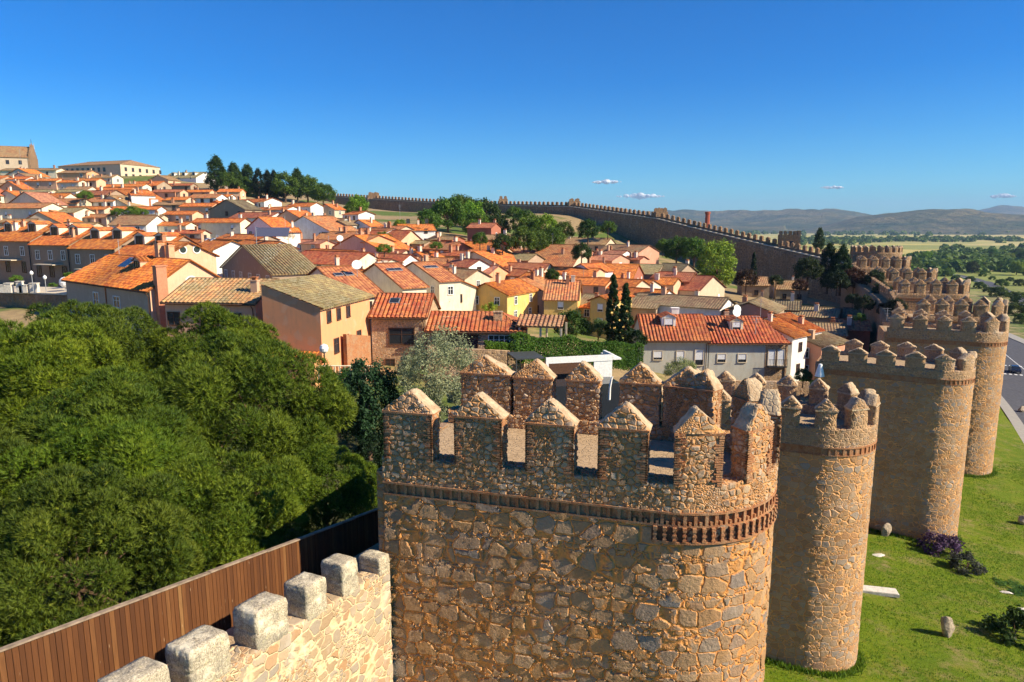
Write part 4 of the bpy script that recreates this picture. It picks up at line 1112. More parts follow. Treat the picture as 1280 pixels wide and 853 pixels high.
for i, (x, y, Y, r, l) in enumerate([(106, 245, 215, 9, 'green shrub beside the cream gable with twin windows'), (147, 266, 190, 8, 'green hedge bush left of the courtyard on the left hillside'), (166, 265, 190, 10, 'round green bush in the courtyard on the left hillside'), (178, 266, 192, 7, 'small bush at the right end of the courtyard hedge'),
        (480, 312, 120, 10, 'pale green bush beside the satellite dish rooftops'), (545, 308, 150, 8, 'roof terrace plants by the small white gable'), (88, 346, 100, 8, 'leafy bush beside the white dome on the terrace'), (20, 349, 108, 7, 'clipped green shrub at the left end of the terrace'), (66, 357, 104, 5, 'bright yellow green potted shrub on the terrace'), (24, 356, 104, 4, 'small green shrub between terrace walls')]):
    T('shrub', 'round', x, y, Y, r, (.10, .19, .025), l, None, 'bush', hs=.75)

# hedge and ivy on the garden wall behind the nearest tower
def hedge(name, label, pts, h, w, color, seed, ls=.07, n=26000):
    g = np.random.default_rng(seed); P = [Vector(p) for p in pts]; segs = [(a, b, (b - a).length) for a, b in zip(P, P[1:])]; Lt = sum(s[2] for s in segs)
    Vs = []; T_ = []; C0 = np.array(P[0])
    for a, b, l in segs:
        k = int(n * l / Lt); t = g.random(k); face = g.random(k); d = np.array((b - a).normalized()); nn = np.array([d[1], -d[0], 0]); nn /= np.linalg.norm(nn)
        hz = g.random(k); off = (g.random(k) - .5) * w
        top = face < .35; hz[top] = 1; off[~top & (face < .8)] = w / 2; off[face >= .8] = -w / 2
        base = np.array(a) + np.outer(t, np.array(b - a)); wob = fbm(t * l * .9 + seed, hz * 2.0, 3, seed) * .9
        Pp = base + np.outer(off + np.sign(off) * wob * .5, nn) + np.outer(hz * h * (1 + wob * .35), [0, 0, 1]) + g.normal(size=(k, 3)) * .07
        nm = np.where(top[:, None], np.array([0, 0, 1.]), nn[None] * np.sign(off)[:, None]) + g.normal(size=(k, 3)) * .5; nm /= np.linalg.norm(nm, axis=1)[:, None]
        A, B = rot_frames(nm, g); s = ls * g.uniform(.7, 1.4, (k, 1))
        Vs.append(np.stack([Pp - A * s, Pp - B * s * .7, Pp + A * s, Pp + B * s * .7], 1).reshape(-1, 3)); T_.append(np.clip(.5 + wob * 1.2, 0, 1) * .6 + g.random(k) * .4)
    V = np.concatenate(Vs); me = np_mesh(name, V, np.arange(len(V)).reshape(-1, 4), [M['leaf']], tint=np.concatenate(T_))
    o = mobj(name, me, None, color); tag(o, label, 'hedge'); return o
hedge('hedge', 'long bright green hedge running behind the white pavilion', [at(640, 452, 64), at(700, 454, 66), at(800, 462, 68)], 2.4, 1.4, (.06, .135, .014), 3)
hedge('ivy_hedge', 'thick ivy hanging over the stone garden wall by the long red roofed house', [at(607, 440, 69), at(665, 447, 70)], 1.0, 1.0, (.07, .15, .012), 4, n=9000)

# scattered trees in the valley beyond the road: things nearest, a far-off wood as a mass
vx = []
g = random.Random(11)
val = [(1105, 345, 0), (1125, 335, 0), (1140, 342, 0), (1158, 330, 0), (1175, 338, 0), (1190, 322, 0), (1205, 330, 0), (1222, 318, 0), (1240, 325, 0), (1255, 315, 0), (1272, 322, 0), (1285, 312, 0), (1270, 345, 0), (1250, 338, 0), (1215, 342, 0), (1278, 330, 0), (1232, 332, 0), (1165, 322, 0), (1200, 312, 0), (1260, 330, 0)]
names = ['beyond the second last tower', 'beside the bend of the road', 'where the road disappears', 'above the road bend', 'on the right edge beyond the road', 'between the yellow field and the road', 'in the belt of trees below the dry field']
grp = 'trees in the river valley beyond the road'
for i, (x, y, _) in enumerate(val):
    rz_ = ratio(x, y); Yg = 0
    for Y in range(150, 1500, 4):
        if float(hout(np.array(rz_[0] * Y), np.array(float(Y)))) >= rz_[1] * Y: Yg = Y; break
    if not Yg: Yg = 900
    s = g.uniform(.9, 1.6) * (1.0 if Yg < 500 else 1.3); zg = float(hout(np.array(rz_[0] * Yg), np.array(float(Yg))))
    tree('valley_tree', g.choice(['broad', 'round', 'broad']), (rz_[0] * Yg, Yg, zg + 4.0 * s), s * 1.25, tuple(v * g.uniform(.8, 1.3) for v in g.choice([MD, LT, DK, MD])), 'green tree standing in the river valley beyond the road', grp)
for i in range(16):  # along the near side of the road and right edge
    x, y = [(1272, 395), (1276, 380), (1265, 372), (1278, 405), (1235, 366), (1225, 361), (1248, 372), (1213, 352), (1195, 351), (1183, 346), (1262, 352), (1275, 358), (1284, 345), (1240, 350), (1252, 358), (1228, 346)][i]
    rz_ = ratio(x, y); Yg = 300
    for Y in range(110, 900, 3):
        if float(hout(np.array(rz_[0] * Y), np.array(float(Y)))) >= rz_[1] * Y: Yg = Y; break
    s = g.uniform(.8, 1.6); zg = float(hout(np.array(rz_[0] * Yg), np.array(float(Yg))))
    tree('valley_bush', 'round', (rz_[0] * Yg, Yg, zg + 1.3 * s), s, tuple(v * g.uniform(.8, 1.2) for v in MD), 'green roadside bush growing on the bank between road and towers', 'bushes beside the valley road', 'bush', trunk=False, sz=s * .8)

def wood(name, label, bands, seed):
    g = np.random.default_rng(seed); Vs = []; T_ = []
    for (px0, px1, py, dens, hgt, wid) in bands:
        n = int(dens)
        for k in range(n):
            px = g.uniform(px0, px1); a, b = ratio(px, py + g.normal() * wid)
            Yg = min(4000, max(300, -45.5 / b if b < -.008 else 4000)); x, y = a * Yg, Yg; z = float(hout(np.array(x), np.array(y)))
            h = hgt * g.uniform(.6, 1.3); m = 46
            d = g.normal(size=(m, 3)); d /= np.linalg.norm(d, axis=1)[:, None]; d[:, 2] = np.abs(d[:, 2])
            P = np.array([x, y, z]) + d * np.array([h * .8, h * .8, h]) * g.uniform(.8, 1.05, (m, 1)); nm = d + g.normal(size=(m, 3)) * .5; nm /= np.linalg.norm(nm, axis=1)[:, None]
            A, B = rot_frames(nm, g); s = h * .28
            Vs.append(np.stack([P - A * s, P - B * s, P + A * s, P + B * s], 1).reshape(-1, 3)); T_.append(g.random() * .5 + g.random(m) * .5)
    V = np.concatenate(Vs); o = mobj(name, np_mesh(name, V, np.arange(len(V)).reshape(-1, 4), [M['leaf']], tint=np.concatenate(T_)), None, (.085, .145, .022)); tag(o, label, kind='stuff'); return o
wood('distant_woods', 'dark belts of trees and hedgerows across the valley fields', [
    (1000, 1400, 300.5, 420, 11, 1.0), (1135, 1300, 327, 240, 9, 2.5), (1180, 1400, 318, 200, 9, 5), (1150, 1400, 334, 220, 8, 5), (1000, 1090, 303, 60, 10, 1.5), (1120, 1200, 341, 60, 7, 3), (860, 1400, 292.5, 160, 16, 1.0), (1140, 1190, 322, 60, 8, 1)], 5)
# ---------------------------------------------------------------- houses
RC = dict(O=(.64, .17, .035, .80), o=(.54, .19, .07, .60), R=(.45, .11, .045, .78), r=(.42, .12, .06, .8), B=(.36, .19, .09, .55), b=(.26, .16, .09, .3), M=(.36, .26, .12, .0), P=(.52, .20, .12, .85), D=(.13, .09, .06, .5), S=(.50, .16, .07, .9))  # D has the shade over the roofs put into its tile colour
WC = dict(W=(.82, .80, .76), C=(.78, .68, .50), P=(.76, .44, .27), Y=(.74, .48, .14), G=(.50, .50, .44), S=None, K=(.36, .26, .18), E=(.74, .36, .18), N=(.42, .15, .09), T=(.62, .48, .34), V=(.66, .30, .20))
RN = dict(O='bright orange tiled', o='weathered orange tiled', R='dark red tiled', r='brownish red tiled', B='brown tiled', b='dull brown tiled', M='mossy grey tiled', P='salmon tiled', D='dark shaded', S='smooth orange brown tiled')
WN = dict(W='white', C='cream', P='peach', Y='yellow', G='grey', S='stone', K='brown', E='orange', N='red brick', T='tan', V='salmon')
_win = {}
def window_mesh(w, h, kind):
    k = (round(w, 1), round(h, 1), kind)
    if k in _win: return _win[k]
    # local: x along wall, z up, -y out of the wall
    f = MB(); t = .09; d = .07
    f.box(-w / 2 - t, -w / 2, -d, .02, -t, h + t); f.box(w / 2, w / 2 + t, -d, .02, -t, h + t); f.box(-w / 2, w / 2, -d, .02, h, h + t); f.box(-w / 2 - .05, w / 2 + .05, -d - .06, .02, -t, 0)
    if kind != 'blind' and w > .7: f.box(-.03, .03, -.045, .0, 0, h); f.box(-w / 2, w / 2, -.04, .0, h * .62, h * .62 + .04)
    fr = f.mesh('window', M['white_paint'] if kind == 'white' else (M['coping'] if kind == 'blind' else M['dark_wood_and_shade']))
    p = MB(); p.box(-w / 2, w / 2, -.012, .01, 0, h, m=0)
    if kind == 'blind': p.box(-w / 2, w / 2, -.03, -.013, h * random.choice((.0, .25, .35)), h, m=1)
    pn = p.mesh('pane', [M['glass'], M['white_frame']])
    _win[k] = (fr, pn); return _win[k]
def window(parent, x, y, z, rz, w=.9, h=1.2, kind='dark', detail=True):
    fr, pn = window_mesh(w, h, kind); o = mobj('window', fr, parent); o.location = (x, y, z); o.rotation_euler = (0, 0, rz)
    if detail: mobj('pane', pn, o)
    else:
        mobj('pane', pn, o)
    return o

def chimney(roof, x, y, z, h=1.3, w=.55, mat='stucco', col=(.62, .42, .28), pot=True):
    b = MB(); b.box(x - w / 2, x + w / 2, y - w * .4, y + w * .4, z - .8, z + h); b.box(x - w / 2 - .06, x + w / 2 + .06, y - w * .4 - .06, y + w * .4 + .06, z + h, z + h + .10)
    if pot: b.box(x - w * .32, x - w * .1, y - w * .25, y + w * .25, z + h + .10, z + h + .34, m=1); b.box(x + w * .1, x + w * .32, y - w * .25, y + w * .25, z + h + .10, z + h + .34, m=1); b.box(x - w / 2, x + w / 2, y - w * .4, y + w * .4, z + h + .34, z + h + .42, m=1)
    return b.build('chimney', [M[mat], M['terracotta']], roof, col)

def slope_sheet(m, P, ridge0, ridge1, tile, wave=.46, amp=.07, thick=.10, mi=0):
    """P: eave start, eave end; ridge0, ridge1 -> plane; hips handled by lerping ridge points. Builds (corrugated) tiles"""
    e0, e1 = P; eu = (e1 - e0); L = eu.length; eu = eu.normalized()
    up = (ridge0 - e0); up = up - eu * up.dot(eu); Sl = up.length; up.normalize(); nn = eu.cross(up)
    if nn.z < 0: nn = -nn
    r0 = (ridge0 - e0).dot(eu); r1 = (ridge1 - e0).dot(eu)
    def top(a):
        t = 1.0
        if r0 > 1e-3: t = min(t, a / r0)
        if r1 < L - 1e-3: t = min(t, (L - a) / (L - r1))
        return max(0.0, t) * Sl
    def pt(a, s, k): return e0 + eu * a + up * s + nn * k
    if not tile:
        cols = sorted(set([0, max(0, r0), min(L, r1), L]))
        for a, b in zip(cols, cols[1:]):
            if b - a < 1e-4: continue
            q = [(a, 0), (b, 0), (b, top(b)), (a, top(a))]
            m.face([pt(x, s, thick) for x, s in q], uv=q, m=mi)
            m.face([pt(a, 0, -.02), pt(b, 0, -.02), pt(b, 0, thick), pt(a, 0, thick)], uv=[(a, -.1), (b, -.1), (b, 0), (a, 0)], m=mi)
        return
    n = int(L / wave * 6); row = .42
    for i in range(n):
        a, b = L * i / n, L * (i + 1) / n
        ka = thick + amp * abs(math.sin(math.pi * a / wave)) ** .8 * 1.6; kb = thick + amp * abs(math.sin(math.pi * b / wave)) ** .8 * 1.6
        ta, tb = top(a), top(b); s = 0
        m.face([pt(a, 0, -.02), pt(b, 0, -.02), pt(b, 0, kb), pt(a, 0, ka)], uv=[(a, -.1), (b, -.1), (b, 0), (a, 0)], m=mi)
        while s < max(ta, tb) - 1e-3:
            s2 = s + row; sa, sb = min(s2, ta), min(s2, tb); s0a, s0b = min(s, ta), min(s, tb)
            m.face([pt(a, s0a, ka + .03), pt(b, s0b, kb + .03), pt(b, sb, kb), pt(a, sa, ka)], uv=[(a, s + .01), (b, s + .01), (b, s2 - .01), (a, s2 - .01)], m=mi)
            s = s2

HOUSES = []
def house(px, py, Lpx, Wpx, psi, H, roof, wall, label=None, rdir=0, pitch=21, Y=None, W=None, L=None, hip=(0, 0), tile=None, chim=1, wins=True, brickwall=False, name='house', group=None,
          oh=.38, cat='house', floors=None, wkind=None, ridge_px=None, found=1.5, shed=None):
    fixed = Y is not None
    if Y is None: Y = march(px, py, H)
    P = at(px, py, Y); ps = R(psi)
    e = Vector((math.cos(ps), -math.sin(ps), 0)); g = Vector((math.sin(ps), math.cos(ps), 0))
    if L is None:
        r, _ = ratio(px - Lpx, py); den = (-e.x + r * e.y); L = (r * P.y - P.x) / den if abs(den) > 1e-6 else 10
        if L < 0 or L > 34: L = min(34, abs(L)) if 0 < L else 8
    if W is None:
        r, _ = ratio(px + Wpx, py); den = (g.x - r * g.y); W = (r * P.y - P.x) / den if abs(den) > 1e-6 else 8
        if W < 3.5 or W > 22: W = 9 if W < 0 or W > 22 else 4.5
    L = max(L, 3.0)
    c = P - e * (L / 2) + g * (W / 2)
    zg = min(hin1(*(c + e * sx * L / 2 + g * sy * W / 2).to_2d()) for sx in (-1, 1) for sy in (-1, 1)) - found
    Ht = P.z - zg
    if Ht < 2.6: zg = P.z - 2.6; Ht = 2.6
    root = empty(name, (c.x, c.y, zg), -ps, label, cat, group)
    x0, x1, y0, y1 = -L / 2, L / 2, -W / 2, W / 2
    near = Y < 108
    tile = near if tile is None else tile
    # walls
    wm = MB(); wmat = M['stone_house'] if wall == 'S' else (M['housebrick'] if wall in 'N' or brickwall else M['stucco'])
    wcol = WC[wall] or (.5, .4, .3)
    tp_ = math.tan(R(pitch)); 
    if shed is not None: rise = shed; 
    else: rise = (W if rdir == 0 else L) / 2 * tp_
    hl, hr = hip
    V3 = Vector
    def quad(a, b): wm.face([a + V3((0, 0, 0)), b, b + V3((0, 0, Ht)), a + V3((0, 0, Ht))])
    A, B, C_, D = V3((x0, y0, 0)), V3((x1, y0, 0)), V3((x1, y1, 0)), V3((x0, y1, 0))
    if shed is not None:
        hts = {0: Ht + rise, 1: Ht, 2: Ht, 3: Ht + rise}; cs = [A, B, C_, D]
        for i in range(4):
            a, b = cs[i], cs[(i + 1) % 4]; wm.face([a, b, b + V3((0, 0, hts[(i + 1) % 4])), a + V3((0, 0, hts[i]))])
    else:
        quad(A, B); quad(B, C_); quad(C_, D); quad(D, A)
        up = V3((0, 0, 1))
        if rdir == 0:
            if not hl: wm.face([D + up * Ht, A + up * Ht, V3((x0, 0, Ht + rise))])
            if not hr: wm.face([B + up * Ht, C_ + up * Ht, V3((x1, 0, Ht + rise))])
        else:
            if not hl: wm.face([A + up * Ht, B + up * Ht, V3((0, y0, Ht + rise))])
            if not hr: wm.face([C_ + up * Ht, D + up * Ht, V3((0, y1, Ht + rise))])
    walls = wm.build('wall', wmat, root, wcol)
    # roof
    rm = MB(); dz = -oh * tp_
    sm = dict(tile=tile)
    def sl(e0, e1, r0, r1): slope_sheet(rm, (e0, e1), r0, r1, tile)
    if shed is not None:
        sl_ = rise / L; eL = V3((x1 + oh, y0 - .12, Ht - oh * sl_)); eR = V3((x1 + oh, y1 + oh, Ht - oh * sl_)); rL = V3((x0 - .1, y0 - .12, Ht + rise + .1 * sl_)); rR = V3((x0 - .1, y1 + oh, Ht + rise + .1 * sl_))
        sl(eL, eR, rL, rR)
    elif rdir == 0:
        e_ = [V3((x0 - oh * .6, y0 - oh, Ht + dz)), V3((x1 + oh * .6, y0 - oh, Ht + dz)), V3((x1 + oh * .6, y1 + oh, Ht + dz)), V3((x0 - oh * .6, y1 + oh, Ht + dz))]
        rl, rr = V3((x0 - oh * .6 + hl, 0, Ht + rise)), V3((x1 + oh * .6 - hr, 0, Ht + rise))
        sl(e_[0], e_[1], rl, rr); sl(e_[2], e_[3], rr, rl)
        if hl: sl(e_[3], e_[0], rl, rl)
        if hr: sl(e_[1], e_[2], rr, rr)
    else:
        e_ = [V3((x0 - oh, y0 - oh * .6, Ht + dz)), V3((x1 + oh, y0 - oh * .6, Ht + dz)), V3((x1 + oh, y1 + oh * .6, Ht + dz)), V3((x0 - oh, y1 + oh * .6, Ht + dz))]
        rl, rr = V3((0, y0 - oh * .6 + hl, Ht + rise)), V3((0, y1 + oh * .6 - hr, Ht + rise))
        sl(e_[1], e_[2], rl, rr); sl(e_[3], e_[0], rr, rl)
        if hl: sl(e_[0], e_[1], rl, rl)
        if hr: sl(e_[2], e_[3], rr, rr)
    # ridge cap and verge boards
    if shed is None:
        d = (rr - rl).normalized(); 
        if (rr - rl).length > .3: rm.tube([rl - d * 0 + V3((0, 0, .10)), rr + V3((0, 0, .10))], .13, 6)
        if not hl:
            for s_ in ((e_[0], rl), (e_[3] if rdir == 0 else e_[1], rl)): rm.tube([s_[0] + V3((0, 0, .08)), s_[1] + V3((0, 0, .10))], .09, 5)
        if not hr:
            for s_ in ((e_[1] if rdir == 0 else e_[3], rr), (e_[2], rr)): rm.tube([s_[0] + V3((0, 0, .08)), s_[1] + V3((0, 0, .10))], .09, 5)
    rc = RC[roof]; jit = random.uniform(.85, 1.12)
    ro = rm.build('roof', M['roof'], root); ro.color = (rc[0] * jit, rc[1] * jit * random.uniform(.93, 1.07), rc[2] * jit, rc[3])
    # underside closing (soffit)
    so = MB(); so.box(x0 - .02 - (oh * .4 if rdir == 0 else oh * .8), x1 + .02 + (oh * .4 if rdir == 0 else oh * .8), y0 - oh * .8 if rdir == 0 else y0 - .2, y1 + .2, Ht + dz + .0, Ht + dz + .05) if False else None
    if near and rdir == 0 and shed is None:
        gt = MB(); gt.tube([(x0 - .2, y0 - oh - .08, Ht + dz - .02), (x1 + .2, y0 - oh - .08, Ht + dz - .02)], .07, 6); gt.tube([(x1 - .3, y0 - oh - .06, Ht + dz), (x1 - .25, y0 - .09, Ht + dz - .5), (x1 - .25, y0 - .09, .1)], .05, 5); gt.build('gutter', M['dark_wood_and_shade'], root)
    # windows
    rg = random.Random(int(px * 7 + py * 13))
    if wins:
        fl = floors or (1 if H < 4.2 else (2 if H < 7.6 else 3)); fh = min(2.9, (H - .2) / fl)
        wk = wkind or rg.choice(['dark', 'white', 'blind', 'dark'])
        def row(n, length, fn):
            for f_ in range(fl):
                z = Ht - H + f_ * fh + fh * .36 if H < Ht else f_ * fh + fh * .36
                for i in range(n):
                    if rg.random() < .12: continue
                    u = -length / 2 + length * (i + .5) / n + rg.uniform(-.2, .2); fn(u, z)
        w_, h_ = rg.choice([(.8, 1.1), (.9, 1.2), (1.0, 1.3)]); h_ = min(h_, fh * .55)
        nL = max(1, int(L / 3.4)); nW = max(1, int(W / 4.2))
        if Y > 150: nL = min(nL, 3); nW = min(nW, 2)
        row(nL, L, lambda u, z: window(root, u, y0 - .004, z, 0, w_, h_, wk))
        if wall != 'X' and (Wpx > 5 or W < 1): row(nW, W, lambda u, z: window(root, x1 + .004, u, z, math.pi / 2, w_, h_, wk)) if rg.random() < .6 or near else None
    for k in range(chim):
        if rdir == 0: cx = rg.uniform(-.42, .42) * L; cy = rg.uniform(-.3, .25) * W; cz = Ht + rise * (1 - abs(cy) / (W / 2)) if shed is None else Ht + rise * .5
        else: cx = rg.uniform(-.3, .3) * L; cy = rg.uniform(-.4, .3) * W; cz = Ht + rise * (1 - abs(cx) / (L / 2)) if shed is None else Ht + rise * .5
        chimney(ro, cx, cy, cz, rg.uniform(.9, 1.5), rg.uniform(.5, .75), 'stucco' if rg.random() < .6 else 'housebrick', rg.choice([(.72, .62, .48), (.42, .20, .11), (.78, .70, .58), (.60, .38, .24)]), rg.random() < .6)
    h = dict(shed=shed, root=root, roof=ro, wall=walls, L=L, W=W, Ht=Ht, rise=rise, tp=tp_, H=H, px=px - Lpx / 2, py=py, ex=(px - Lpx, px + Wpx), Y=Y, roofk=roof, wallk=wall, x0=x0, x1=x1, y0=y0, y1=y1)
    HOUSES.append(h); return h

def dormer(h, x, w=1.3, dh=1.1, yoff=.25, col='O', wall='W', win='white'):
    """dormer on the front slope of a rdir=0 house"""
    ro = h['roof']; y = h['y0'] + h['W'] * yoff; z = h['Ht'] + h['W'] * yoff * h['tp']
    zb, zt = z - .1, z + dh; dep = (zt - z) / h['tp'] + .3; rise = w * .22
    b = MB(); b.box(x - w / 2, x + w / 2, y, y + dep, zb, zt, skip='tk'); b.face([(x - w / 2, y, zt), (x + w / 2, y, zt), (x, y, zt + rise)])
    d = b.build('dormer', M['stucco'], ro, WC[wall])
    r = MB(); oh = .18; V3 = Vector; dep2 = dep + rise / h['tp']
    for s in (-1, 1):
        e0, e1 = V3((x + s * (w / 2 + oh), y - oh, zt - oh * .44)), V3((x + s * (w / 2 + oh), y + dep, zt - oh * .44)); t0, t1 = V3((x, y - oh, zt + rise)), V3((x, y + dep2, zt + rise))
        slope_sheet(r, (e0, e1), t0, V3((x, y + dep, zt + rise)), h['Y'] < 108, thick=.05)
    rr = r.build('dormer_roof', M['roof'], ro); rr.color = ro.color
    window(d, x, y - .004, z + .12, 0, w * .6, dh - .25, win)
    return d
def skylight(h, x, yf, w=.9, l=1.1, face='front'):
    ro = h['roof']; b = MB(); tp = h['tp']
    M4 = None
    if face == 'front':
        y = h['y0'] + h['W'] * yf; z = h['Ht'] + h['W'] * yf * tp; M4 = Matrix.Translation((x, y, z)) @ Matrix.Rotation(math.atan(tp), 4, 'X')
    else: # east slope of a rdir=1 house, x is then the y position
        xx = h['x1'] - h['L'] * yf; z = h['Ht'] + h['L'] * yf * tp; M4 = Matrix.Translation((xx, x, z)) @ Matrix.Rotation(math.pi / 2, 4, 'Z') @ Matrix.Rotation(math.atan(tp), 4, 'X')
    b.box(-w / 2, w / 2, -l / 2, l / 2, .12, .24, m=0, M=M4); b.box(-w / 2 + .07, w / 2 - .07, -l / 2 + .07, l / 2 - .07, .241, .25, m=1, M=M4)
    return b.build('skylight', [M['metal_grey'], M['glass']], ro)
# ---------------------------------------------------------------- hero houses
# red roofed villa on the left
h = house(187, 363, 104, 101, 40, 6.3, 'O', 'K', 'villa with bright orange barrel roof, dark skylight and dormer above the pine trees', pitch=33, Y=75, hip=(3.2, 0), chim=0, wins=False, name='villa', tile=True)
h['wall'].color = (.42, .33, .25, 1)
RT = h['root']
skylight(h, -1.0, .38, 2.4, 1.9)
d = dormer(h, 3.1, 1.9, 1.0, .30, 'O', 'P', 'dark')
chimney(h['roof'], 4.6, .3, h['Ht'] + h['rise'] * .8, 2.3, .95, 'housebrick', (.74, .42, .24)); chimney(h['roof'], 6.0, .9, h['Ht'] + h['rise'] * .8, 2.1, .85, 'housebrick', (.74, .42, .24))
gp = MB(); x = h['x1']; 
gp.face([(x + .02, h['y0'], 0), (x + .02, h['y1'], 0), (x + .02, h['y1'], h['Ht']), (x + .02, 0, h['Ht'] + h['rise']), (x + .02, h['y0'], h['Ht'])]); gp.build('gable_render', M['stucco'], RT, (.80, .46, .29))
cb = MB(); cb.box(x + .0, x + .9, -4.1, -3.0, 0, h['Ht'] + h['rise'] * .85); cb.box(x + .0, x + 1.0, -4.2, -2.9, h['Ht'] + h['rise'] * .85, h['Ht'] + h['rise'] * .85 + .12); cb.build('chimney_stack', M['housebrick'], RT, (.62, .26, .14))
rw = MB(); 
for k in range(20): a = 2 * math.pi * k / 20; b_ = 2 * math.pi * (k + 1) / 20; rw.face([(x + .06, .55 * math.cos(a), h['Ht'] + .6 + .55 * math.sin(a)), (x + .06, .55 * math.cos(b_), h['Ht'] + .6 + .55 * math.sin(b_)), (x + .06, .72 * math.cos(b_), h['Ht'] + .6 + .72 * math.sin(b_)), (x + .06, .72 * math.cos(a), h['Ht'] + .6 + .72 * math.sin(a))]); rw.face([(x + .04, 0, h['Ht'] + .6), (x + .04, .55 * math.cos(a), h['Ht'] + .6 + .55 * math.sin(a)), (x + .04, .55 * math.cos(b_), h['Ht'] + .6 + .55 * math.sin(b_))], m=1)
rw.build('window', [M['white_paint'], M['white_frame']], RT)
window(RT, -2.6, h['y0'] - .004, h['Ht'] - 3.6, 0, 1.5, 2.4, 'white'); window(RT, 3.6, h['y0'] - .004, h['Ht'] - 2.5, 0, 1.7, 1.2, 'white')
dp = MB(); dp.tube([(.6, h['y0'] - .08, h['Ht'] - .1), (.6, h['y0'] - .08, h['Ht'] - 5)], .07, 6); dp.build('drainpipe', M['terracotta'], RT)
# gabled house with round windows behind
h = house(204, 322, 22, 66, 42, 7.5, 'O', 'P', 'peach gabled house with round windows behind the villa', pitch=27, Y=90, L=9, chim=1, wins=False)
for yy in (-.9, .9):
    w = MB(); x = h['x1'] + .03; zc = h['Ht'] + .9
    for k in range(16):
        a, b_ = 2 * math.pi * k / 16, 2 * math.pi * (k + 1) / 16
        w.face([(x, yy, zc), (x, yy + .42 * math.cos(a), zc + .42 * math.sin(a)), (x, yy + .42 * math.cos(b_), zc + .42 * math.sin(b_))]); w.face([(x + .03, yy + .42 * math.cos(a), zc + .42 * math.sin(a)), (x + .03, yy + .42 * math.cos(b_), zc + .42 * math.sin(b_)), (x + .03, yy + .55 * math.cos(b_), zc + .55 * math.sin(b_)), (x + .03, yy + .55 * math.cos(a), zc + .55 * math.sin(a))], m=1)
    w.build('window', [M['glass'], M['white_paint']], h['root'])
# low peach house with mossy roof
h = house(319, 379, 113, 9, 8, 4.6, 'M', 'P', 'low peach house with mossy striped tile roof and three dark windows', pitch=21, Y=67, W=9.5, chim=1, wins=False, floors=1)
h['roof'].color = (.56, .26, .11, .12)
for x in (-3.9, -.35, 2.6): window(h['root'], x, h['y0'] - .004, h['Ht'] - 2.3, 0, 1.15, 1.2, 'dark')
# orange blank wall
h = house(400, 385, 72, 34, 12, 6.5, 'M', 'E', 'house with big blank orange wall and sloping mossy roof', Y=62.5, shed=2.0, chim=0, wins=False, W=11)
h['wall'].color = (.76, .33, .15, 1)
for y in (-3.9, -1.9, .2): window(h['root'], h['x1'] + .004, y, h['Ht'] - 1.5, math.pi / 2, .7, 1.0, 'dark')
for y in (-2.6, -.4, 2.5): window(h['root'], h['x1'] + .004, y, h['Ht'] - 4.6, math.pi / 2, .9, 1.3, 'dark')
b = MB(); b.box(-3.4, h['x1'] - .3, h['y0'] - 1.0, h['y0'] - .01, 0, h['Ht'] - 4.6); b.build('lean_to', M['stucco'], h['root'], (.80, .40, .17))
b = MB(); slope_sheet(b, (Vector((-3.6, h['y0'] - 1.2, h['Ht'] - 4.6)), Vector((h['x1'] - .2, h['y0'] - 1.2, h['Ht'] - 4.6))), Vector((-3.6, h['y0'] + .0, h['Ht'] - 4.2)), Vector((h['x1'] - .2, h['y0'], h['Ht'] - 4.2)), True); o = b.build('lean_to_roof', M['roof'], h['root']); o.color = (*RC['O'],)
# stone house and long red roofed stone house
h = house(532, 396, 68, 3, 4, 7.0, 'R', 'S', 'tall square stone house with striped red tile roof and one skylight', Y=72, pitch=27, W=7.5, chim=0, wins=False, tile=True)
skylight(h, -.9, .32, 1.1, 1.0)
window(h['root'], .3, h['y0'] - .004, h['Ht'] - 2.9, 0, 2.6, 1.6, 'dark'); window(h['root'], -1.0, h['y0'] - .004, h['Ht'] - 5.4, 0, .9, .8, 'dark')
h = house(655, 414, 121, 8, 3, 4.4, 'R', 'S', 'long low stone house with ribbed dark red roof and a wide glazed window', Y=71, pitch=22, W=7.0, hip=(0, 3.0), chim=0, wins=False, tile=True)
chimney(h['roof'], 2.2, -1.6, h['Ht'] + .8, .9, .9, 'stone_house', (.5, .3, .2), False)
window(h['root'], -1.3, h['y0'] - .004, h['Ht'] - 2.1, 0, 3.0, 1.6, 'dark')
for x in (1.9, 3.0, 4.1): window(h['root'], x, h['y0'] - .004, h['Ht'] - 1.7, 0, 1.0, 1.2, 'white')
def porch():
    p = at(679, 402, 72); zg = hin1(p.x, p.y) - .5; r = empty('garden_porch', (p.x, p.y, zg), R(-12), 'open tiled porch on timber posts at the right end of the long red roofed house', 'porch'); hh = p.z - zg
    m = MB(); V3 = Vector; slope_sheet(m, (V3((-2.6, -1.8, hh - .4)), V3((2.3, -1.8, hh - .4))), V3((-2.6, .4, hh + .5)), V3((2.3, .4, hh + .5)), True); slope_sheet(m, (V3((2.3, 2.6, hh - .4)), V3((-2.6, 2.6, hh - .4))), V3((2.3, .4, hh + .5)), V3((-2.6, .4, hh + .5)), True)
    o = m.build('roof', M['roof'], r); o.color = (.36, .16, .09, .5)
    for x in (-2.2, 0, 2.1):
        for y in (-1.6, 2.3): b = MB(); b.box(x - .1, x + .1, y - .1, y + .1, 0, hh - .35); b.build('post', M['coping'], r)
porch()
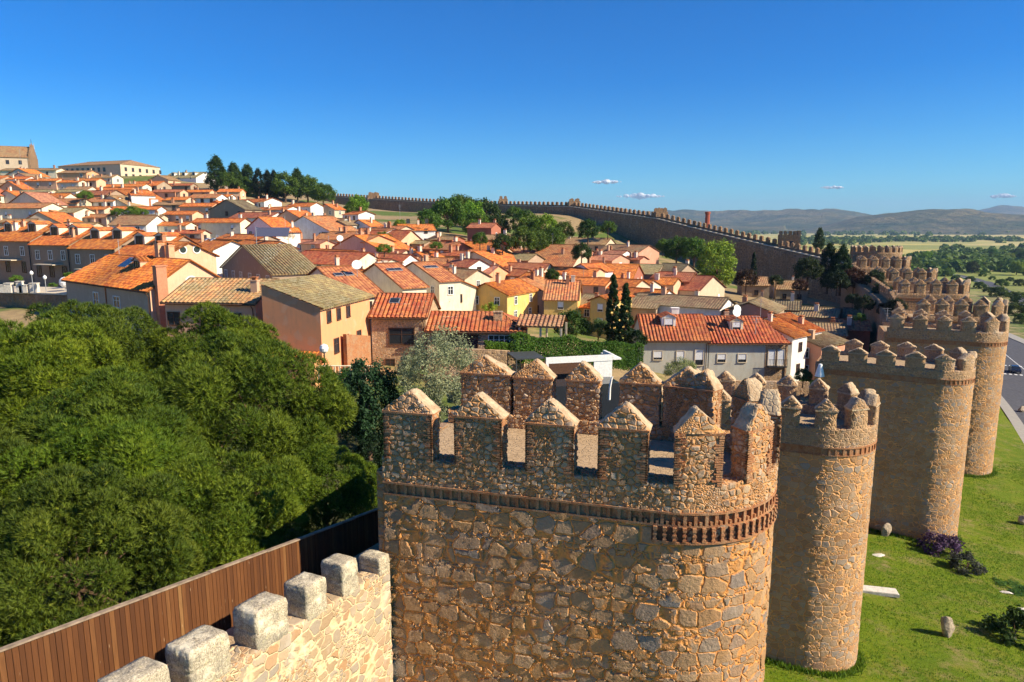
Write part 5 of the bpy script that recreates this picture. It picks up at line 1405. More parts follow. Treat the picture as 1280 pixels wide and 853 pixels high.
# grey houses on the right
h = house(886, 425, 81, 2, 1, 6.0, 'R', 'G', 'pale grey house with red tile roof and white dormer, nearest the cypresses', Y=88, pitch=30, W=9, chim=0, wins=False, tile=True, hip=(0, 0))
dormer(h, -.6, 1.8, 1.35, .24, 'R', 'W', 'blind'); chimney(h['roof'], .7, .3, h['Ht'] + h['rise'], .9, 1.0, 'stucco', (.80, .78, .72), False)
for x, ww, hh_, zz in ((-2.3, 1.1, 1.15, -2.6), (.6, .95, 1.5, -3.0), (3.0, 1.0, 2.0, -3.3)): window(h['root'], x, h['y0'] - .004, h['Ht'] + zz, 0, ww, hh_, 'blind')
h = house(985, 428, 98, 24, 0, 6.4, 'R', 'G', 'long pale grey house with red roof, one dormer and a balcony at its stone corner', Y=88, pitch=29, W=9.5, chim=1, wins=False, tile=True, hip=(0, 2.5))
dormer(h, -1.0, 1.7, 1.3, .22, 'R', 'C', 'blind')
for x in (-3.4, -.75): window(h['root'], x, h['y0'] - .004, h['Ht'] - 2.6, 0, 1.0, 1.1, 'blind')
st = MB(); st.box(2.2, h['x1'] + .02, h['y0'] - .03, h['y0'] + .3, 0, h['Ht'] - .06); st.build('stone_corner', M['stone_house'], h['root'])
for x in (3.0, 4.2): window(h['root'], x, h['y0'] - .035, h['Ht'] - 3.0, 0, .8, 2.0, 'blind')
bl = MB(); bl.box(2.5, 4.9, h['y0'] - .6, h['y0'] - .03, h['Ht'] - 3.2, h['Ht'] - 3.08)
for k in range(13): bl.box(2.52 + k * .195, 2.55 + k * .195, h['y0'] - .6, h['y0'] - .57, h['Ht'] - 3.08, h['Ht'] - 2.2)
bl.box(2.5, 4.9, h['y0'] - .61, h['y0'] - .56, h['Ht'] - 2.2, h['Ht'] - 2.15); bl.build('balcony', M['metal_dark'], h['root'])
h = house(991, 422, 4, 18, 48, 6.0, 'O', 'W', 'white end house with orange roof and slim windows, left one of two', rdir=1, Y=90, L=9, pitch=20, chim=1, tile=True, wkind='dark')
h = house(1009, 416, 3, 18, 50, 6.0, 'O', 'W', 'white end house with bright orange roof and slim windows, right one of two', rdir=1, Y=95, L=10, pitch=20, chim=1, tile=True, wkind='dark')
h = house(1027, 434, 3, 32, 52, 5.0, 'b', 'V', 'salmon walled house with brown roof behind the white end houses', rdir=1, Y=92, L=9, pitch=14, chim=1)

# terrace with dormers
tl = ['far left house of the dormered brick terrace, cut by the photo edge', 'second house from the left in the dormered brick terrace', 'third house from the left in the dormered brick terrace', 'right end house of the dormered brick terrace, partly behind the villa']
for i, (px, py, lp, Y) in enumerate([(37, 301, 60, 124), (86, 306, 48, 120), (143, 311, 56, 115), (196, 319, 52, 110)]):
    h = house(px, py, lp, 3, 22, 7.4, 'O', 'K', tl[i], Y=Y, pitch=27, W=11, chim=2, wins=False, tile=False, brickwall=True, group='terraced houses with dormers')
    n = 2; 
    for k in range(n): dormer(h, -h['L'] / 2 + h['L'] * (k + .5) / n, 2.3, 1.5, .26, 'O', 'C', 'dark')
    for k in range(3):
        window(h['root'], -h['L'] / 2 + h['L'] * (k + .5) / 3, h['y0'] - .004, h['Ht'] - 2.6, 0, .9, 1.5, 'white')
        window(h['root'], -h['L'] / 2 + h['L'] * (k + .5) / 3, h['y0'] - .004, h['Ht'] - 5.6, 0, 1.0, 1.8, 'dark')
    b = MB(); b.tube([(h['x1'] - .3, h['y0'] - .07, h['Ht']), (h['x1'] - .3, h['y0'] - .07, .3)], .08, 6); b.build('drainpipe', M['metal_dark'], h['root'])
    b = MB(); b.box(-h['L'] * .2, h['L'] * .3, h['y0'] - 1.9, h['y0'] - .01, h['Ht'] - 3.5, h['Ht'] - 3.36); b.build('awning', M['coping'], h['root'])

# ---------------------------------------------------------------- convent and church on the skyline
h = house(150, 205, 75, 46, 20, 10.5, 'B', 'T', 'long many windowed convent block on the skyline', Y=350, pitch=13, chim=0, wins=False, hip=(6, 6), L=42, W=24, cat='convent', name='convent', found=8)
for f_ in range(3):
    for k in range(6): window(h['root'], h['x1'] + .01, -h['W'] / 2 + 3 + k * 4.2, h['Ht'] - 3.2 - 3.1 * f_, math.pi / 2, 1.2, 1.7, 'dark')
    for k in range(9): window(h['root'], -h['L'] / 2 + 2.5 + k * 3.6, h['y0'] - .01, h['Ht'] - 3.4 - 3.1 * f_, 0, 1.5, 1.9, 'dark')
h = house(36, 197, 60, 3, -21, 9, 'B', 'T', 'large stone church with brown roof and stepped gable at the left of the skyline', Y=370, pitch=38, chim=0, wins=False, W=15, L=30, cat='church', name='church', found=10)
for k in range(5): window(h['root'], -h['L'] / 2 + 4 + k * 5.5, h['y0'] - .01, h['Ht'] - 3.5, 0, 1.3, 1.8, 'dark')
b = MB(); x = h['x1']; z = h['Ht']
for (w_, z0, z1) in ((15.4, z - 9, z + .6), (13, z + .6, z + 2.2), (10, z + 2.2, z + 3.8), (7, z + 3.8, z + 5.2), (4, z + 5.2, z + 7)): b.box(x - .5, x + .5, -w_ / 2, w_ / 2, z0, z1)
for y in (-7, -5, -3.5, 0, 3.5, 5, 7): zz = z + .6 + (7 - abs(y)) * .8; b.tube([(x, y, zz), (x, y, zz + 1.2), (x, y, zz + 2.0)], [.35, .3, .03], 6)
b.build('bell_gable', M['stone_far'], h['root'])
b = MB(); b.tube([(x, 0, z + 7), (x, 0, z + 10)], .10, 5); b.box(x - .08, x + .08, -.6, .6, z + 8.8, z + 9.0); b.build('cross', M['metal_dark'], h['root'])
b = MB(); b.tube([(x, 4.5, z + 3), (x, 4.5, z + 7), (x, 4.5, z + 8.5)], [.4, .25, .03], 6); b.build('spire', M['metal_grey'], h['root'])
h = house(245, 222, 42, 6, 18, 5, 'M', 'W', 'mansion with olive grey dormered roof at the right end of the skyline houses', Y=345, pitch=24, W=13, chim=3, wins=True, tile=False)
for k in (-.3, .02, .32): dormer(h, k * h['L'], 1.8, 1.4, .2, 'M', 'W', 'dark')

# ---------------------------------------------------------------- the other houses: corner px, py, left px, right px, angle, height, roof, wall, ridge, pitch
LST = '''
435 372 66 32 52 5.8 S C 1 20
503 360 62 30 52 5.8 S C 1 20
549 352 60 26 52 5.6 S C 1 18
553 362 16 42 58 6.0 O C 0 22
586 334 30 27 46 8.0 r W 0 24
634 369 52 38 30 4.6 O Y 1 22
722 375 42 4 8 4.2 o Y 0 22
762 377 24 28 30 4.6 O Y 1 22
900 386 112 18 34 3.8 b W 0 18
968 392 62 12 30 4.2 b K 1 20
1046 398 70 18 30 3.8 b K 0 16
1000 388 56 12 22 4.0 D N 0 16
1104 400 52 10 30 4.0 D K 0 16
1088 414 44 10 20 4.0 r N 0 14
1058 420 44 14 20 3.4 b K 0 16
1010 362 40 5 10 3.6 B K 0 22
962 357 34 6 10 3.6 B K 0 22
340 343 62 60 50 4.4 M K 1 19
345 376 74 40 40 3.4 M T 0 17
392 344 32 36 56 5.4 M T 0 14
266 313 48 48 50 6.0 O W 0 24
322 300 50 26 48 5.0 O K 0 22
330 312 42 42 52 5.4 O W 0 22
430 320 50 26 46 4.4 O C 0 20
478 330 70 24 46 4.4 r C 0 18
400 305 50 18 40 4.4 P P 0 20
455 303 34 38 48 5.6 o C 0 20
480 292 40 26 46 5.0 o W 0 20
342 286 34 28 42 6.0 O W 1 22
345 290 2 30 56 6.4 O W 1 26
398 275 20 20 40 4.6 O W 0 22
418 262 22 10 34 4.6 O W 1 22
388 258 32 16 40 5.6 O W 0 24
425 277 40 16 40 4.6 B W 0 20
448 268 20 20 50 5.0 O W 0 18
432 281 18 22 30 5.0 b T 1 20
462 283 26 18 34 4.4 O W 1 22
500 287 32 16 38 5.0 o W 0 18
544 288 44 0 -16 8.0 O W 0 18
300 278 60 14 34 5.2 O C 0 22
265 258 40 8 30 5.0 O P 0 22
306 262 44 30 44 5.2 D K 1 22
240 268 36 20 40 5.0 O P 0 22
286 246 30 12 30 4.6 O W 0 20
330 252 32 22 46 5.0 O W 0 20
358 262 40 18 44 5.0 O W 0 20
300 240 28 10 20 5.0 O W 0 20
262 240 30 10 30 5.0 O C 0 22
238 232 30 8 30 4.6 R K 0 20
232 250 30 12 34 5.0 O C 0 22
196 262 60 6 26 5.4 O W 0 20
164 244 2 30 54 6.5 O W 1 14
160 238 50 22 34 5.0 O C 0 20
178 233 54 16 32 4.6 O C 0 20
210 225 24 22 34 5.0 B C 1 22
225 240 36 10 30 5.2 r P 0 20
200 272 48 10 20 4.4 B T 0 16
232 282 50 20 34 4.4 O C 0 20
226 256 34 8 20 4.4 B K 0 18
130 262 50 20 30 4.6 O C 0 20
52 260 90 40 34 6.0 o C 0 20
92 266 44 42 40 5.0 M C 0 20
60 240 66 20 34 4.0 M W 0 18
95 240 60 22 34 4.4 M W 0 16
32 224 60 22 30 5.0 O W 0 20
70 226 46 12 30 5.4 O C 0 20
98 228 40 10 30 5.4 O C 0 20
120 226 28 12 34 5.4 O C 0 22
140 222 26 20 34 4.6 B C 0 22
70 213 70 20 24 5.0 B C 0 16
108 216 40 22 30 5.0 B C 0 16
115 282 50 20 28 4.0 B T 0 18
160 290 60 20 28 4.0 O C 0 18
210 300 50 20 34 4.6 O P 0 20
40 278 70 10 20 4.0 B K 0 18
250 292 40 18 34 5.0 R W 0 20
560 312 40 30 44 4.6 o N 0 22
565 300 30 16 40 5.0 B N 0 18
580 320 36 10 30 4.6 R K 0 20
530 305 40 14 34 4.0 M K 0 16
520 320 44 16 34 4.4 B K 0 16
500 318 30 16 34 4.4 r W 0 20
488 343 44 20 46 4.6 O C 0 20
440 345 44 12 40 4.6 O K 0 20
614 285 30 12 20 6.5 r N 0 18
636 300 44 14 20 5.6 B N 0 14
650 345 40 22 40 4.6 R K 0 20
680 338 52 12 20 4.4 r W 0 18
660 326 60 20 30 4.2 M K 0 18
735 349 120 28 30 4.4 O P 0 16
790 349 50 14 20 4.4 O N 0 20
740 340 28 26 48 5.2 O W 1 24
690 352 44 20 40 5.0 O C 0 24
708 358 20 14 40 4.6 O P 1 24
757 357 44 14 30 4.4 O P 0 20
790 362 54 24 40 4.6 O W 0 22
830 370 60 12 40 5.0 O W 0 24
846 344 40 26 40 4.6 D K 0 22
862 352 44 12 30 5.0 r N 0 22
842 356 30 10 30 4.4 O W 0 20
757 306 64 12 22 5.0 B W 0 16
798 316 50 26 46 6.6 B V 0 20
765 326 54 22 44 5.4 P V 0 18
730 322 50 20 34 4.6 P V 0 18
778 318 26 12 44 5.6 P W 0 20
800 325 20 10 44 5.4 R V 0 20
820 343 50 14 24 4.2 M K 0 16
806 360 36 20 40 4.4 O C 0 20
820 386 100 16 24 3.4 b K 0 14
745 385 20 10 30 4.2 O Y 0 22
690 318 50 12 20 4.2 B K 0 16
'''
LAND = [('the convent', 135, 205), ('the church', 25, 195), ('the hilltop conifers', 305, 228), ('the dormered terrace', 95, 295), ('the peach round-windowed gable', 228, 300), ('the mossy farmhouse', 330, 335), ('the villa', 150, 335), ('the blank orange wall', 365, 400),
        ('the stone house with a skylight', 500, 385), ('the tall white gable', 600, 322), ('the white hillside block', 522, 276), ('the red brick block', 620, 285), ('the cypresses', 775, 385), ('the salmon gable', 790, 312), ('the bright poplar', 897, 330), ('the grey houses', 900, 440),
        ('the blue roof sheet', 340, 292), ('the white poster wall', 175, 247), ('the brown gabled house', 610, 372), ('the shaded conifers', 1045, 335), ('the white gable painted with a tree', 362, 278), ('the yellow houses', 715, 378)]
PLACED = {}
def auto_label(cx, cy, roof, wall, Lpx):
    ds = sorted(LAND, key=lambda l: math.hypot(cx - l[1], (cy - l[2]) * 1.8)); nm, lx, ly = ds[0]
    dx, dy = cx - lx, (cy - ly) * 1.8; dist = math.hypot(dx, dy)
    pos = ('right of' if dx > 0 else 'left of') if abs(dx) > abs(dy) else ('below' if dy > 0 else 'above')
    q = 'just ' if dist < 22 else ('well ' if dist > 60 else '')
    kind = 'house' if Lpx < 60 else 'long house'
    base = '%s %s with %s roof %s%s %s' % (WN[wall] + ' walled', kind, RN[roof], q, pos, nm)
    sec = ds[1][0]
    ords = ['', 'second ', 'third ', 'fourth ', 'fifth ', 'sixth ', 'seventh ', 'eighth ', 'ninth ', 'tenth ']
    k = PLACED.get('#' + base, 0); PLACED['#' + base] = k + 1; base = ords[min(k, 9)] + base
    PLACED[base] = 1
    return ' '.join(base.split()[:16])
SPECIAL = {(544, 288): 'white block with blank white gable and orange roof below the far wall', (586, 334): 'tall narrow white gable house with dark red roof in the middle of town', (614, 285): 'dark red brick block with flat brown roof among hillside trees',
           (345, 290): 'white gable painted with a faded tree', (164, 244): 'tall blank white house with a framed poster on its wall', (435, 372): 'row house with smooth orange roof and two skylights behind the orange wall', (503, 360): 'row house with smooth orange roof, middle of the three with skylights',
           (549, 352): 'row house with smooth orange roof, right one of the three with skylights', (340, 343): 'old farmhouse with sagging mossy roof and a dark gable', (345, 376): 'low stone barn with mossy roof in front of the farmhouse', (392, 344): 'old farmhouse wing with pale end wall',
           (634, 369): 'brown gabled house with orange roof, two chimneys and a white yard side', (722, 375): 'yellow house with brown tile roof and one window', (762, 377): 'yellow house with orange roof half hidden by the cypress', (553, 362): 'cream house with orange roof and three dark windows',
           (735, 349): 'long orange brown terrace roof with pale ridges across the middle of town', (740, 340): 'small white gable standing at the right end of the long terrace roof', (798, 316): 'salmon red gable house at the foot of the far hillside',
           (900, 386): 'long dull brown roof with a white triangular gable right behind the grey houses', (968, 392): 'dark gabled barn with a long sunlit roof edge', (266, 313): 'house with white gable and two skylights behind the mossy farmhouse'}
for line in LST.strip().split('\n'):
    f = line.split(); px, py, lp, wp_, ps, H_ = map(float, f[:6]); ro, wa, rd, pit = f[6], f[7], int(f[8]), float(f[9])
    key = (int(px), int(py)); lab = SPECIAL.get(key) or auto_label(px - lp / 2, py - 6, ro, wa, lp)
    Yf = {(435, 372): 78, (503, 360): 88, (549, 352): 98, (634, 369): 105, (553, 362): 104, (722, 375): 108, (762, 377): 106, (586, 334): 132, (340, 343): 95, (345, 376): 84, (392, 344): 98, (266, 313): 112, (900, 386): 108, (968, 392): 104, (544, 288): 190, (820, 386): 112}.get(key)
    if px < 310 and key not in SPECIAL: ps -= 20; wp_ *= .7
    if wa in 'WC' and key not in SPECIAL and random.random() < .4: wa = random.choice('PTE')
    h = house(px, py, lp, wp_, ps, H_, ro, wa, lab, rdir=rd, pitch=pit, Y=Yf, chim=random.choice((1, 1, 2)) if ro != 'M' else 0, wins=wa != 'X', brickwall=False, group=None, wkind='dark' if key == (553, 362) else None, tile=False if ro == 'S' else None, found=1.5,
              hip=(0, 0) if rd == 1 or random.random() < .9 else (2, 0))
    if key in ((435, 372), (503, 360), (549, 352)):
        for yy in (-.18, .12): skylight(h, yy * h['W'], .35, 1.1, .8, 'east')
    if key == (266, 313): skylight(h, -1.5, .5, .9, .9); skylight(h, 1.5, .5, .9, .9)
    if key == (164, 244): # framed poster
        b = MB(); b.box(h['x1'] + .01, h['x1'] + .08, 1.5, 4.6, h['Ht'] - 4.6, h['Ht'] - .9); b.box(h['x1'] + .08, h['x1'] + .1, 2.0, 4.1, h['Ht'] - 4.0, h['Ht'] - 1.3, m=1); b.build('poster', [M['terracotta'], M['white_frame']], h['root'])
    if key == (345, 290):
        b = MB(); gg = random.Random(3); x = h['x1'] + .01
        for _ in range(70):
            a, r_ = gg.uniform(0, 6.28), gg.uniform(0, 1.6) ** .8; y, z = math.cos(a) * r_, h['Ht'] + math.sin(a) * r_ * .8 - .6; s = gg.uniform(.12, .3); b.face([(x, y - s, z), (x, y, z - s), (x, y + s, z), (x, y, z + s)])
        b.face([(x, -.12, h['Ht'] - 3.5), (x, .12, h['Ht'] - 3.5), (x, .06, h['Ht'] - 1), (x, -.06, h['Ht'] - 1)]); b.build('painted_tree', M['coping'], h['root'])
# ---------------------------------------------------------------- fill: the dense rooftops of the hillside
g = random.Random(21)
def sky_row(x): return np.interp(x, [-40, 0, 120, 200, 250, 300, 360, 420, 470, 540, 600, 660, 720, 800, 870], [222, 216, 222, 228, 234, 246, 262, 272, 286, 296, 304, 322, 326, 340, 356])
occ = [((h['ex'][0] + h['ex'][1]) / 2, h['py'] - 6) for h in HOUSES]
fill = 0
for row in range(27):
    for col in range(40):
        px = -20 + col * 27 + g.uniform(-9, 9) + (row % 2) * 13; py = 220 + row * 5.6 + g.uniform(-2, 2)
        if px > 880 or py < sky_row(px) or py > 366: continue
        if 560 < px < 720 and 262 < py < 308: continue
        cx, cy = px - 14, py - 6
        lim = 15 if py < 262 else 22
        if any(abs(cx - a) < lim * 1.15 and abs(cy - b) < lim * .42 for a, b in occ): continue
        if px < 430 and py > 292: continue
        if 240 < px < 420 and py > 262 and g.random() < .5: continue
        if px < 60 and py > 268: continue
        if 380 < px < 660 and py > 352: continue
        if px > 640 and py > 372: continue
        Yt = march(px, py, 4.6)
        if Yt > 420: continue
        ro = g.choice('OOOOOoooRrBP'); wa = g.choice('WWCCPPTKET'); lp = g.uniform(9, 14) / Yt * F * .85
        occ.append((cx, cy)); fill += 1
        house(px, py, lp, g.uniform(.4, .62) * lp, g.uniform(22, 44) if px > 300 else g.uniform(0, 24), g.uniform(3.4, 4.8), ro, wa, auto_label(cx, cy, ro, wa, lp), rdir=0 if g.random() < .7 else 1, pitch=g.uniform(20, 27), chim=g.choice((1, 2, 2, 3)), tile=Yt < 100)
print('houses', len(HOUSES), 'fill', fill)
# ---------------------------------------------------------------- road, car, lawn things
def sheet_along(name, label, pxs, width, mat, dz, kind='structure', off=0.0, Ys=None):
    pts = []
    for (px, py) in pxs:
        a, b = ratio(px, py); Y = 100
        for Y in np.arange(60, 1200, 1.0):
            if float(hout(np.array(a * Y), np.array(Y))) >= b * Y: break
        pts.append(Vector((a * Y, Y, 0)))
    # resample
    out = []
    for i in range(len(pts) - 1):
        p0, p1, p2, p3 = pts[max(i - 1, 0)], pts[i], pts[i + 1], pts[min(i + 2, len(pts) - 1)]
        n = max(2, int((p2 - p1).length / 3))
        for k in range(n):
            t = k / n; out.append(.5 * ((2 * p1) + (p2 - p0) * t + (2 * p0 - 5 * p1 + 4 * p2 - p3) * t * t + (3 * p1 - p0 - 3 * p2 + p3) * t ** 3))
    out.append(pts[-1]); return out
def ribbon(name, label, line, o0, o1, mat, dz, zf=None, kind='structure', thick=0):
    V = []; m = 7
    for i, p in enumerate(line):
        d = (line[min(i + 1, len(line) - 1)] - line[max(i - 1, 0)]).normalized(); n = Vector((d.y, -d.x, 0))
        for k in range(m):
            q = p + n * (o0 + (o1 - o0) * k / (m - 1)); V.append((q.x, q.y, float(hout(np.array(p.x), np.array(p.y))) + dz + .55))
    Fa = [(i * m + j, i * m + j + 1, (i + 1) * m + j + 1, (i + 1) * m + j) for i in range(len(line) - 1) for j in range(m - 1)]
    if thick:
        n0 = len(V); V += [(x, y, z - thick) for x, y, z in V]
        for i in range(len(line) - 1):
            for j in (0, m - 1): a, b = i * m + j, (i + 1) * m + j; Fa.append((a, b, b + n0, a + n0))
    o = mobj(name, np_mesh(name, V, Fa, [M[mat]], smooth=False)); tag(o, label, kind=kind); return o
line = sheet_along('road', '', [(1330, 560), (1272, 470), (1262, 430), (1268, 404), (1290, 385), (1275, 371), (1248, 359), (1222, 349), (1206, 346), (1190, 346)], 9, 'asphalt', 0)
main = sheet_along('road', '', [(1420, 590), (1345, 520), (1290, 474), (1256, 446), (1225, 425), (1195, 410)], 9, 'asphalt', 0)
ribbon('road', 'grey asphalt road passing behind the tall tower', main, -9, 8, 'asphalt', .0, thick=1.2)
ribbon('pavement', 'pale footway between the lawn and the road', main, 8.01, 11, 'pave_walk', .13, thick=1.5)
ribbon('pavement', 'pale footway on the far side of the road', main, -10.5, -9.01, 'pave_walk', .13, thick=1.5)
ribbon('road_marking', 'white line along the road', main, -.08, .08, 'line_paint', .006)
cur = sheet_along('road', '', [(1330, 396), (1300, 385), (1272, 371), (1248, 361), (1225, 352), (1208, 347), (1190, 344), (1160, 344)], 9, 'asphalt', 0)
ribbon('road', 'curving grey road bending away into the valley', cur, -3.6, 3.6, 'asphalt', .0, thick=1.2)
ribbon('road_verge', 'pale verge beside the curving road', cur, -4.6, -3.61, 'pave_walk', -.02, thick=1.2)
# zebra marks
rp = [p for p in main]
def on_road(px, py):
    a, b = ratio(px, py)
    for Y in np.arange(60, 600, .5):
        if float(hout(np.array(a * Y), np.array(Y))) + .55 >= b * Y: return Vector((a * Y, Y, float(hout(np.array(a * Y), np.array(Y))) + .55))
zm = MB()
for (px, py) in ((1261, 457), (1261, 467)):
    c = on_road(px, py); i = min(range(len(main)), key=lambda k: (main[k] - Vector((c.x, c.y, 0))).length); d = (main[min(i + 1, len(main) - 1)] - main[i - 1]).normalized(); n = Vector((d.y, -d.x, 0)); zz = float(hout(np.array(main[i].x), np.array(main[i].y))) + .56
    for k in range(-5, 6):
        q = main[i] + n * (k * .95) + Vector((0, 0, zz)); zm.face([q - n * .25 - d * .5, q + n * .25 - d * .5, q + n * .25 + d * .5, q - n * .25 + d * .5])
tag(zm.build('road_marking', M['line_paint']), 'white dashed crossing marks by the parked car', kind='structure')

def car():
    c = on_road(1271, 465); i = min(range(len(main)), key=lambda k: (main[k] - Vector((c.x, c.y, 0))).length); d = (main[i + 1] - main[i - 1]).normalized(); n = Vector((d.y, -d.x, 0)); zz = float(hout(np.array(main[i].x), np.array(main[i].y))) + .56
    p = main[i] - n * 2.6 + d * .0; r = empty('parked_car', (p.x, p.y, zz), math.atan2(d.y, d.x), 'dark car on the road at the right edge, beside the white dashes', 'car')
    prof = [(-2.1, .35), (-2.15, .75), (-1.9, .95), (-1.35, 1.0), (-.85, 1.42), (.6, 1.45), (1.25, 1.0), (1.95, .85), (2.1, .6), (2.1, .35)]
    b = MB(); W_ = .86
    def wd(z): return W_ if z < .96 else W_ - (z - .96) * .45
    for a, q in zip(prof, prof[1:] + prof[:1]): b.face([(a[0], -wd(a[1]), a[1]), (q[0], -wd(q[1]), q[1]), (q[0], wd(q[1]), q[1]), (a[0], wd(a[1]), a[1])])
    b.face([(x, -wd(z), z) for x, z in prof]); b.face([(x, wd(z), z) for x, z in prof][::-1]); b.build('body', M['carpaint'], r)
    w = MB()
    for s in (-1, 1): w.face([(x, s * (wd(z) + .012), z) for x, z in ((-1.2, 1.03), (1.1, 1.03), (.55, 1.38), (-.8, 1.36))])
    w.face([(1.27, -.7, 1.02), (1.27, .7, 1.02), (.68, .62, 1.42), (.68, -.62, 1.42)]); w.face([(-1.36, -.7, 1.03), (-1.36, .7, 1.03), (-.92, .62, 1.40), (-.92, -.62, 1.40)])
    w.build('window', M['glass'], r)
    for x in (-1.3, 1.3):
        for s in (-1, 1): t = MB(); t.lathe([(.31, -.1), (.33, -.06), (.33, .06), (.31, .1)], 14, Matrix.Translation((x, s * .80, .33)) @ Matrix.Rotation(math.pi / 2, 4, 'X')); wl = t.build('wheel', M['rubber'], r); q = MB(); q.lathe([(.19, -.12), (.19, .12)], 10, Matrix.Translation((x, s * .80, .33)) @ Matrix.Rotation(math.pi / 2, 4, 'X')); q.build('rim', M['metal_grey'], wl)
    for s in (-1, 1): q = MB(); q.box(2.04, 2.12, s * .62 - .16, s * .62 + .16, .62, .76); q.build('headlight', M['lens'], r)
car()

def on_lawn(px, py):
    a, b = ratio(px, py)
    for Y in np.arange(25, 300, .25):
        z = float(hout(np.array(a * Y), np.array(Y)))
        if z >= b * Y: return Vector((a * Y, Y, z))
def rock(name, label, px, py, sx, sy, sz, seed, rz=0, tilt=0, mat='rock', cat='rock'):
    import bmesh
    p = on_lawn(px, py); g = random.Random(seed); bm = bmesh.new(); bmesh.ops.create_icosphere(bm, subdivisions=3, radius=1)
    pl = [(Vector((g.gauss(0, 1), g.gauss(0, 1), g.gauss(0, 1))).normalized(), g.uniform(.55, .85)) for _ in range(12)]
    for v in bm.verts:
        for n, d in pl:
            k = v.co.dot(n) - d
            if k > 0: v.co -= n * k
        v.co *= 1 + .05 * g.uniform(-1, 1) * .5
        v.co.x *= sx; v.co.y *= sy; v.co.z *= sz
    bmesh.ops.rotate(bm, verts=bm.verts, matrix=Matrix.Rotation(tilt, 3, 'Y'))
    zm = min(v.co.z for v in bm.verts)
    me = bpy.data.meshes.new(name); bm.to_mesh(me); bm.free(); me.materials.append(M[mat])
    o = mobj(name, me); o.location = p + Vector((0, 0, -zm * .7)); o.rotation_euler = (0, 0, rz); tag(o, label, cat); return o
rock('standing_stone', 'pointed standing stone leaning on the lawn in the lower right', 1183, 797, .46, .42, 1.0, 1, .4, -.35)
rock('standing_stone', 'flat upright stone at the foot of the third tower', 1107, 670, .6, .32, .8, 2, .3, .2)
rock('standing_stone', 'grey boulder cut by the right edge of the photo, above the purple bush', 1279, 657, .5, .45, .6, 3)
rock('standing_stone', 'brown boulder on the lawn edge near the footway', 1277, 516, .9, .5, .7, 4, .5)
rock('flat_stone', 'small flat pale stone lying in the planted patch at the right edge', 1258, 743, .55, .22, .08, 6, -.3, mat='slab_white', cat='stone')
rock('flat_stone', 'flat worn stone flush with the grass left of the purple bush', 1098, 695, .7, .35, .06, 7, mat='slab_white', cat='stone')
rock('flat_stone', 'small pinkish stone near the corner planting', 1277, 762, .35, .2, .08, 8, mat='slab_white', cat='stone')
def slab():
    a, b_ = on_lawn(1076, 738), on_lawn(1117, 746); d = (b_ - a); d.z = 0; Lx = d.length; r = MB(); r.box(-Lx * 1.0, Lx * .6, -.5, .42, 0, .22); r.box(-Lx * 1.0 + .1, Lx * .6 - .08, -.48, .36, .22, .26)
    o = r.build('stone_slab', M['slab_white']); o.location = (a + b_) / 2 + Vector((0, 0, .02)); o.rotation_euler = (0, 0, math.atan2(d.y, d.x)); tag(o, 'long white stone slab lying on the lawn against the second tower', 'slab')
slab()
def lbush(px, py, rpx, col, label, hs=.9):
    p = on_lawn(px, py); s = rpx * p.y / F
    return tree('lawn_bush', 'bush', (p.x, p.y, p.z + .35 * s), s, col, label, None, 'bush', sz=s * hs)
lbush(1174, 691, 27, (.085, .045, .095), 'purple flowering lavender bush on the lawn'); lbush(1208, 714, 23, (.065, .07, .05), 'dusky grey green bush just right of the purple one')
lbush(1268, 800, 36, (.035, .07, .012), 'dark green bush at the right edge of the lawn', 1.1)
p = on_lawn(1266, 738)
tree('ground_cover', 'bush', (p.x, p.y, p.z), 1.6, (.05, .12, .015), 'low green planting around the flat stones at the right edge', None, 'plant', trunk=False, sz=.35)
# grass blades and daisies over the lawn nearest the camera
def grass_tufts():
    g = np.random.default_rng(8); n = 46000
    X = g.uniform(14, 62, n * 2); Y = g.uniform(26, 80, n * 2); d = X - wall_x(Y); ok = (d > 9) & (d < 55) & (X / Y > .38) & (X / Y < .85); X, Y = X[ok][:n], Y[ok][:n]
    cl = fbm(X * .35, Y * .35, 4, 3); keep = cl + g.random(len(X)) * .25 > .0; X, Y = X[keep], Y[keep]
    Z = hout(X, Y); k = 3; P = np.repeat(np.stack([X, Y, Z - .01], 1), k, 0); a = g.uniform(0, 6.28, len(P)); h = g.uniform(.05, .15, len(P)); w = .018
    P[:, :2] += g.normal(size=(len(P), 2)) * .05
    dx = np.stack([np.cos(a), np.sin(a), np.zeros_like(a)], 1); tipd = np.stack([-np.sin(a) * .5, np.cos(a) * .5, np.ones_like(a)], 1) * h[:, None]
    V = np.stack([P - dx * w, P + dx * w, P + tipd], 1).reshape(-1, 3)
    o = mobj('grass', np_mesh('grass', V, np.arange(len(V)).reshape(-1, 3), [M['leaf']], tint=g.random(len(P)))); o.color = (.095, .20, .012, 1); tag(o, 'short uneven grass tufts on the lawn below the towers', kind='stuff')
grass_tufts()
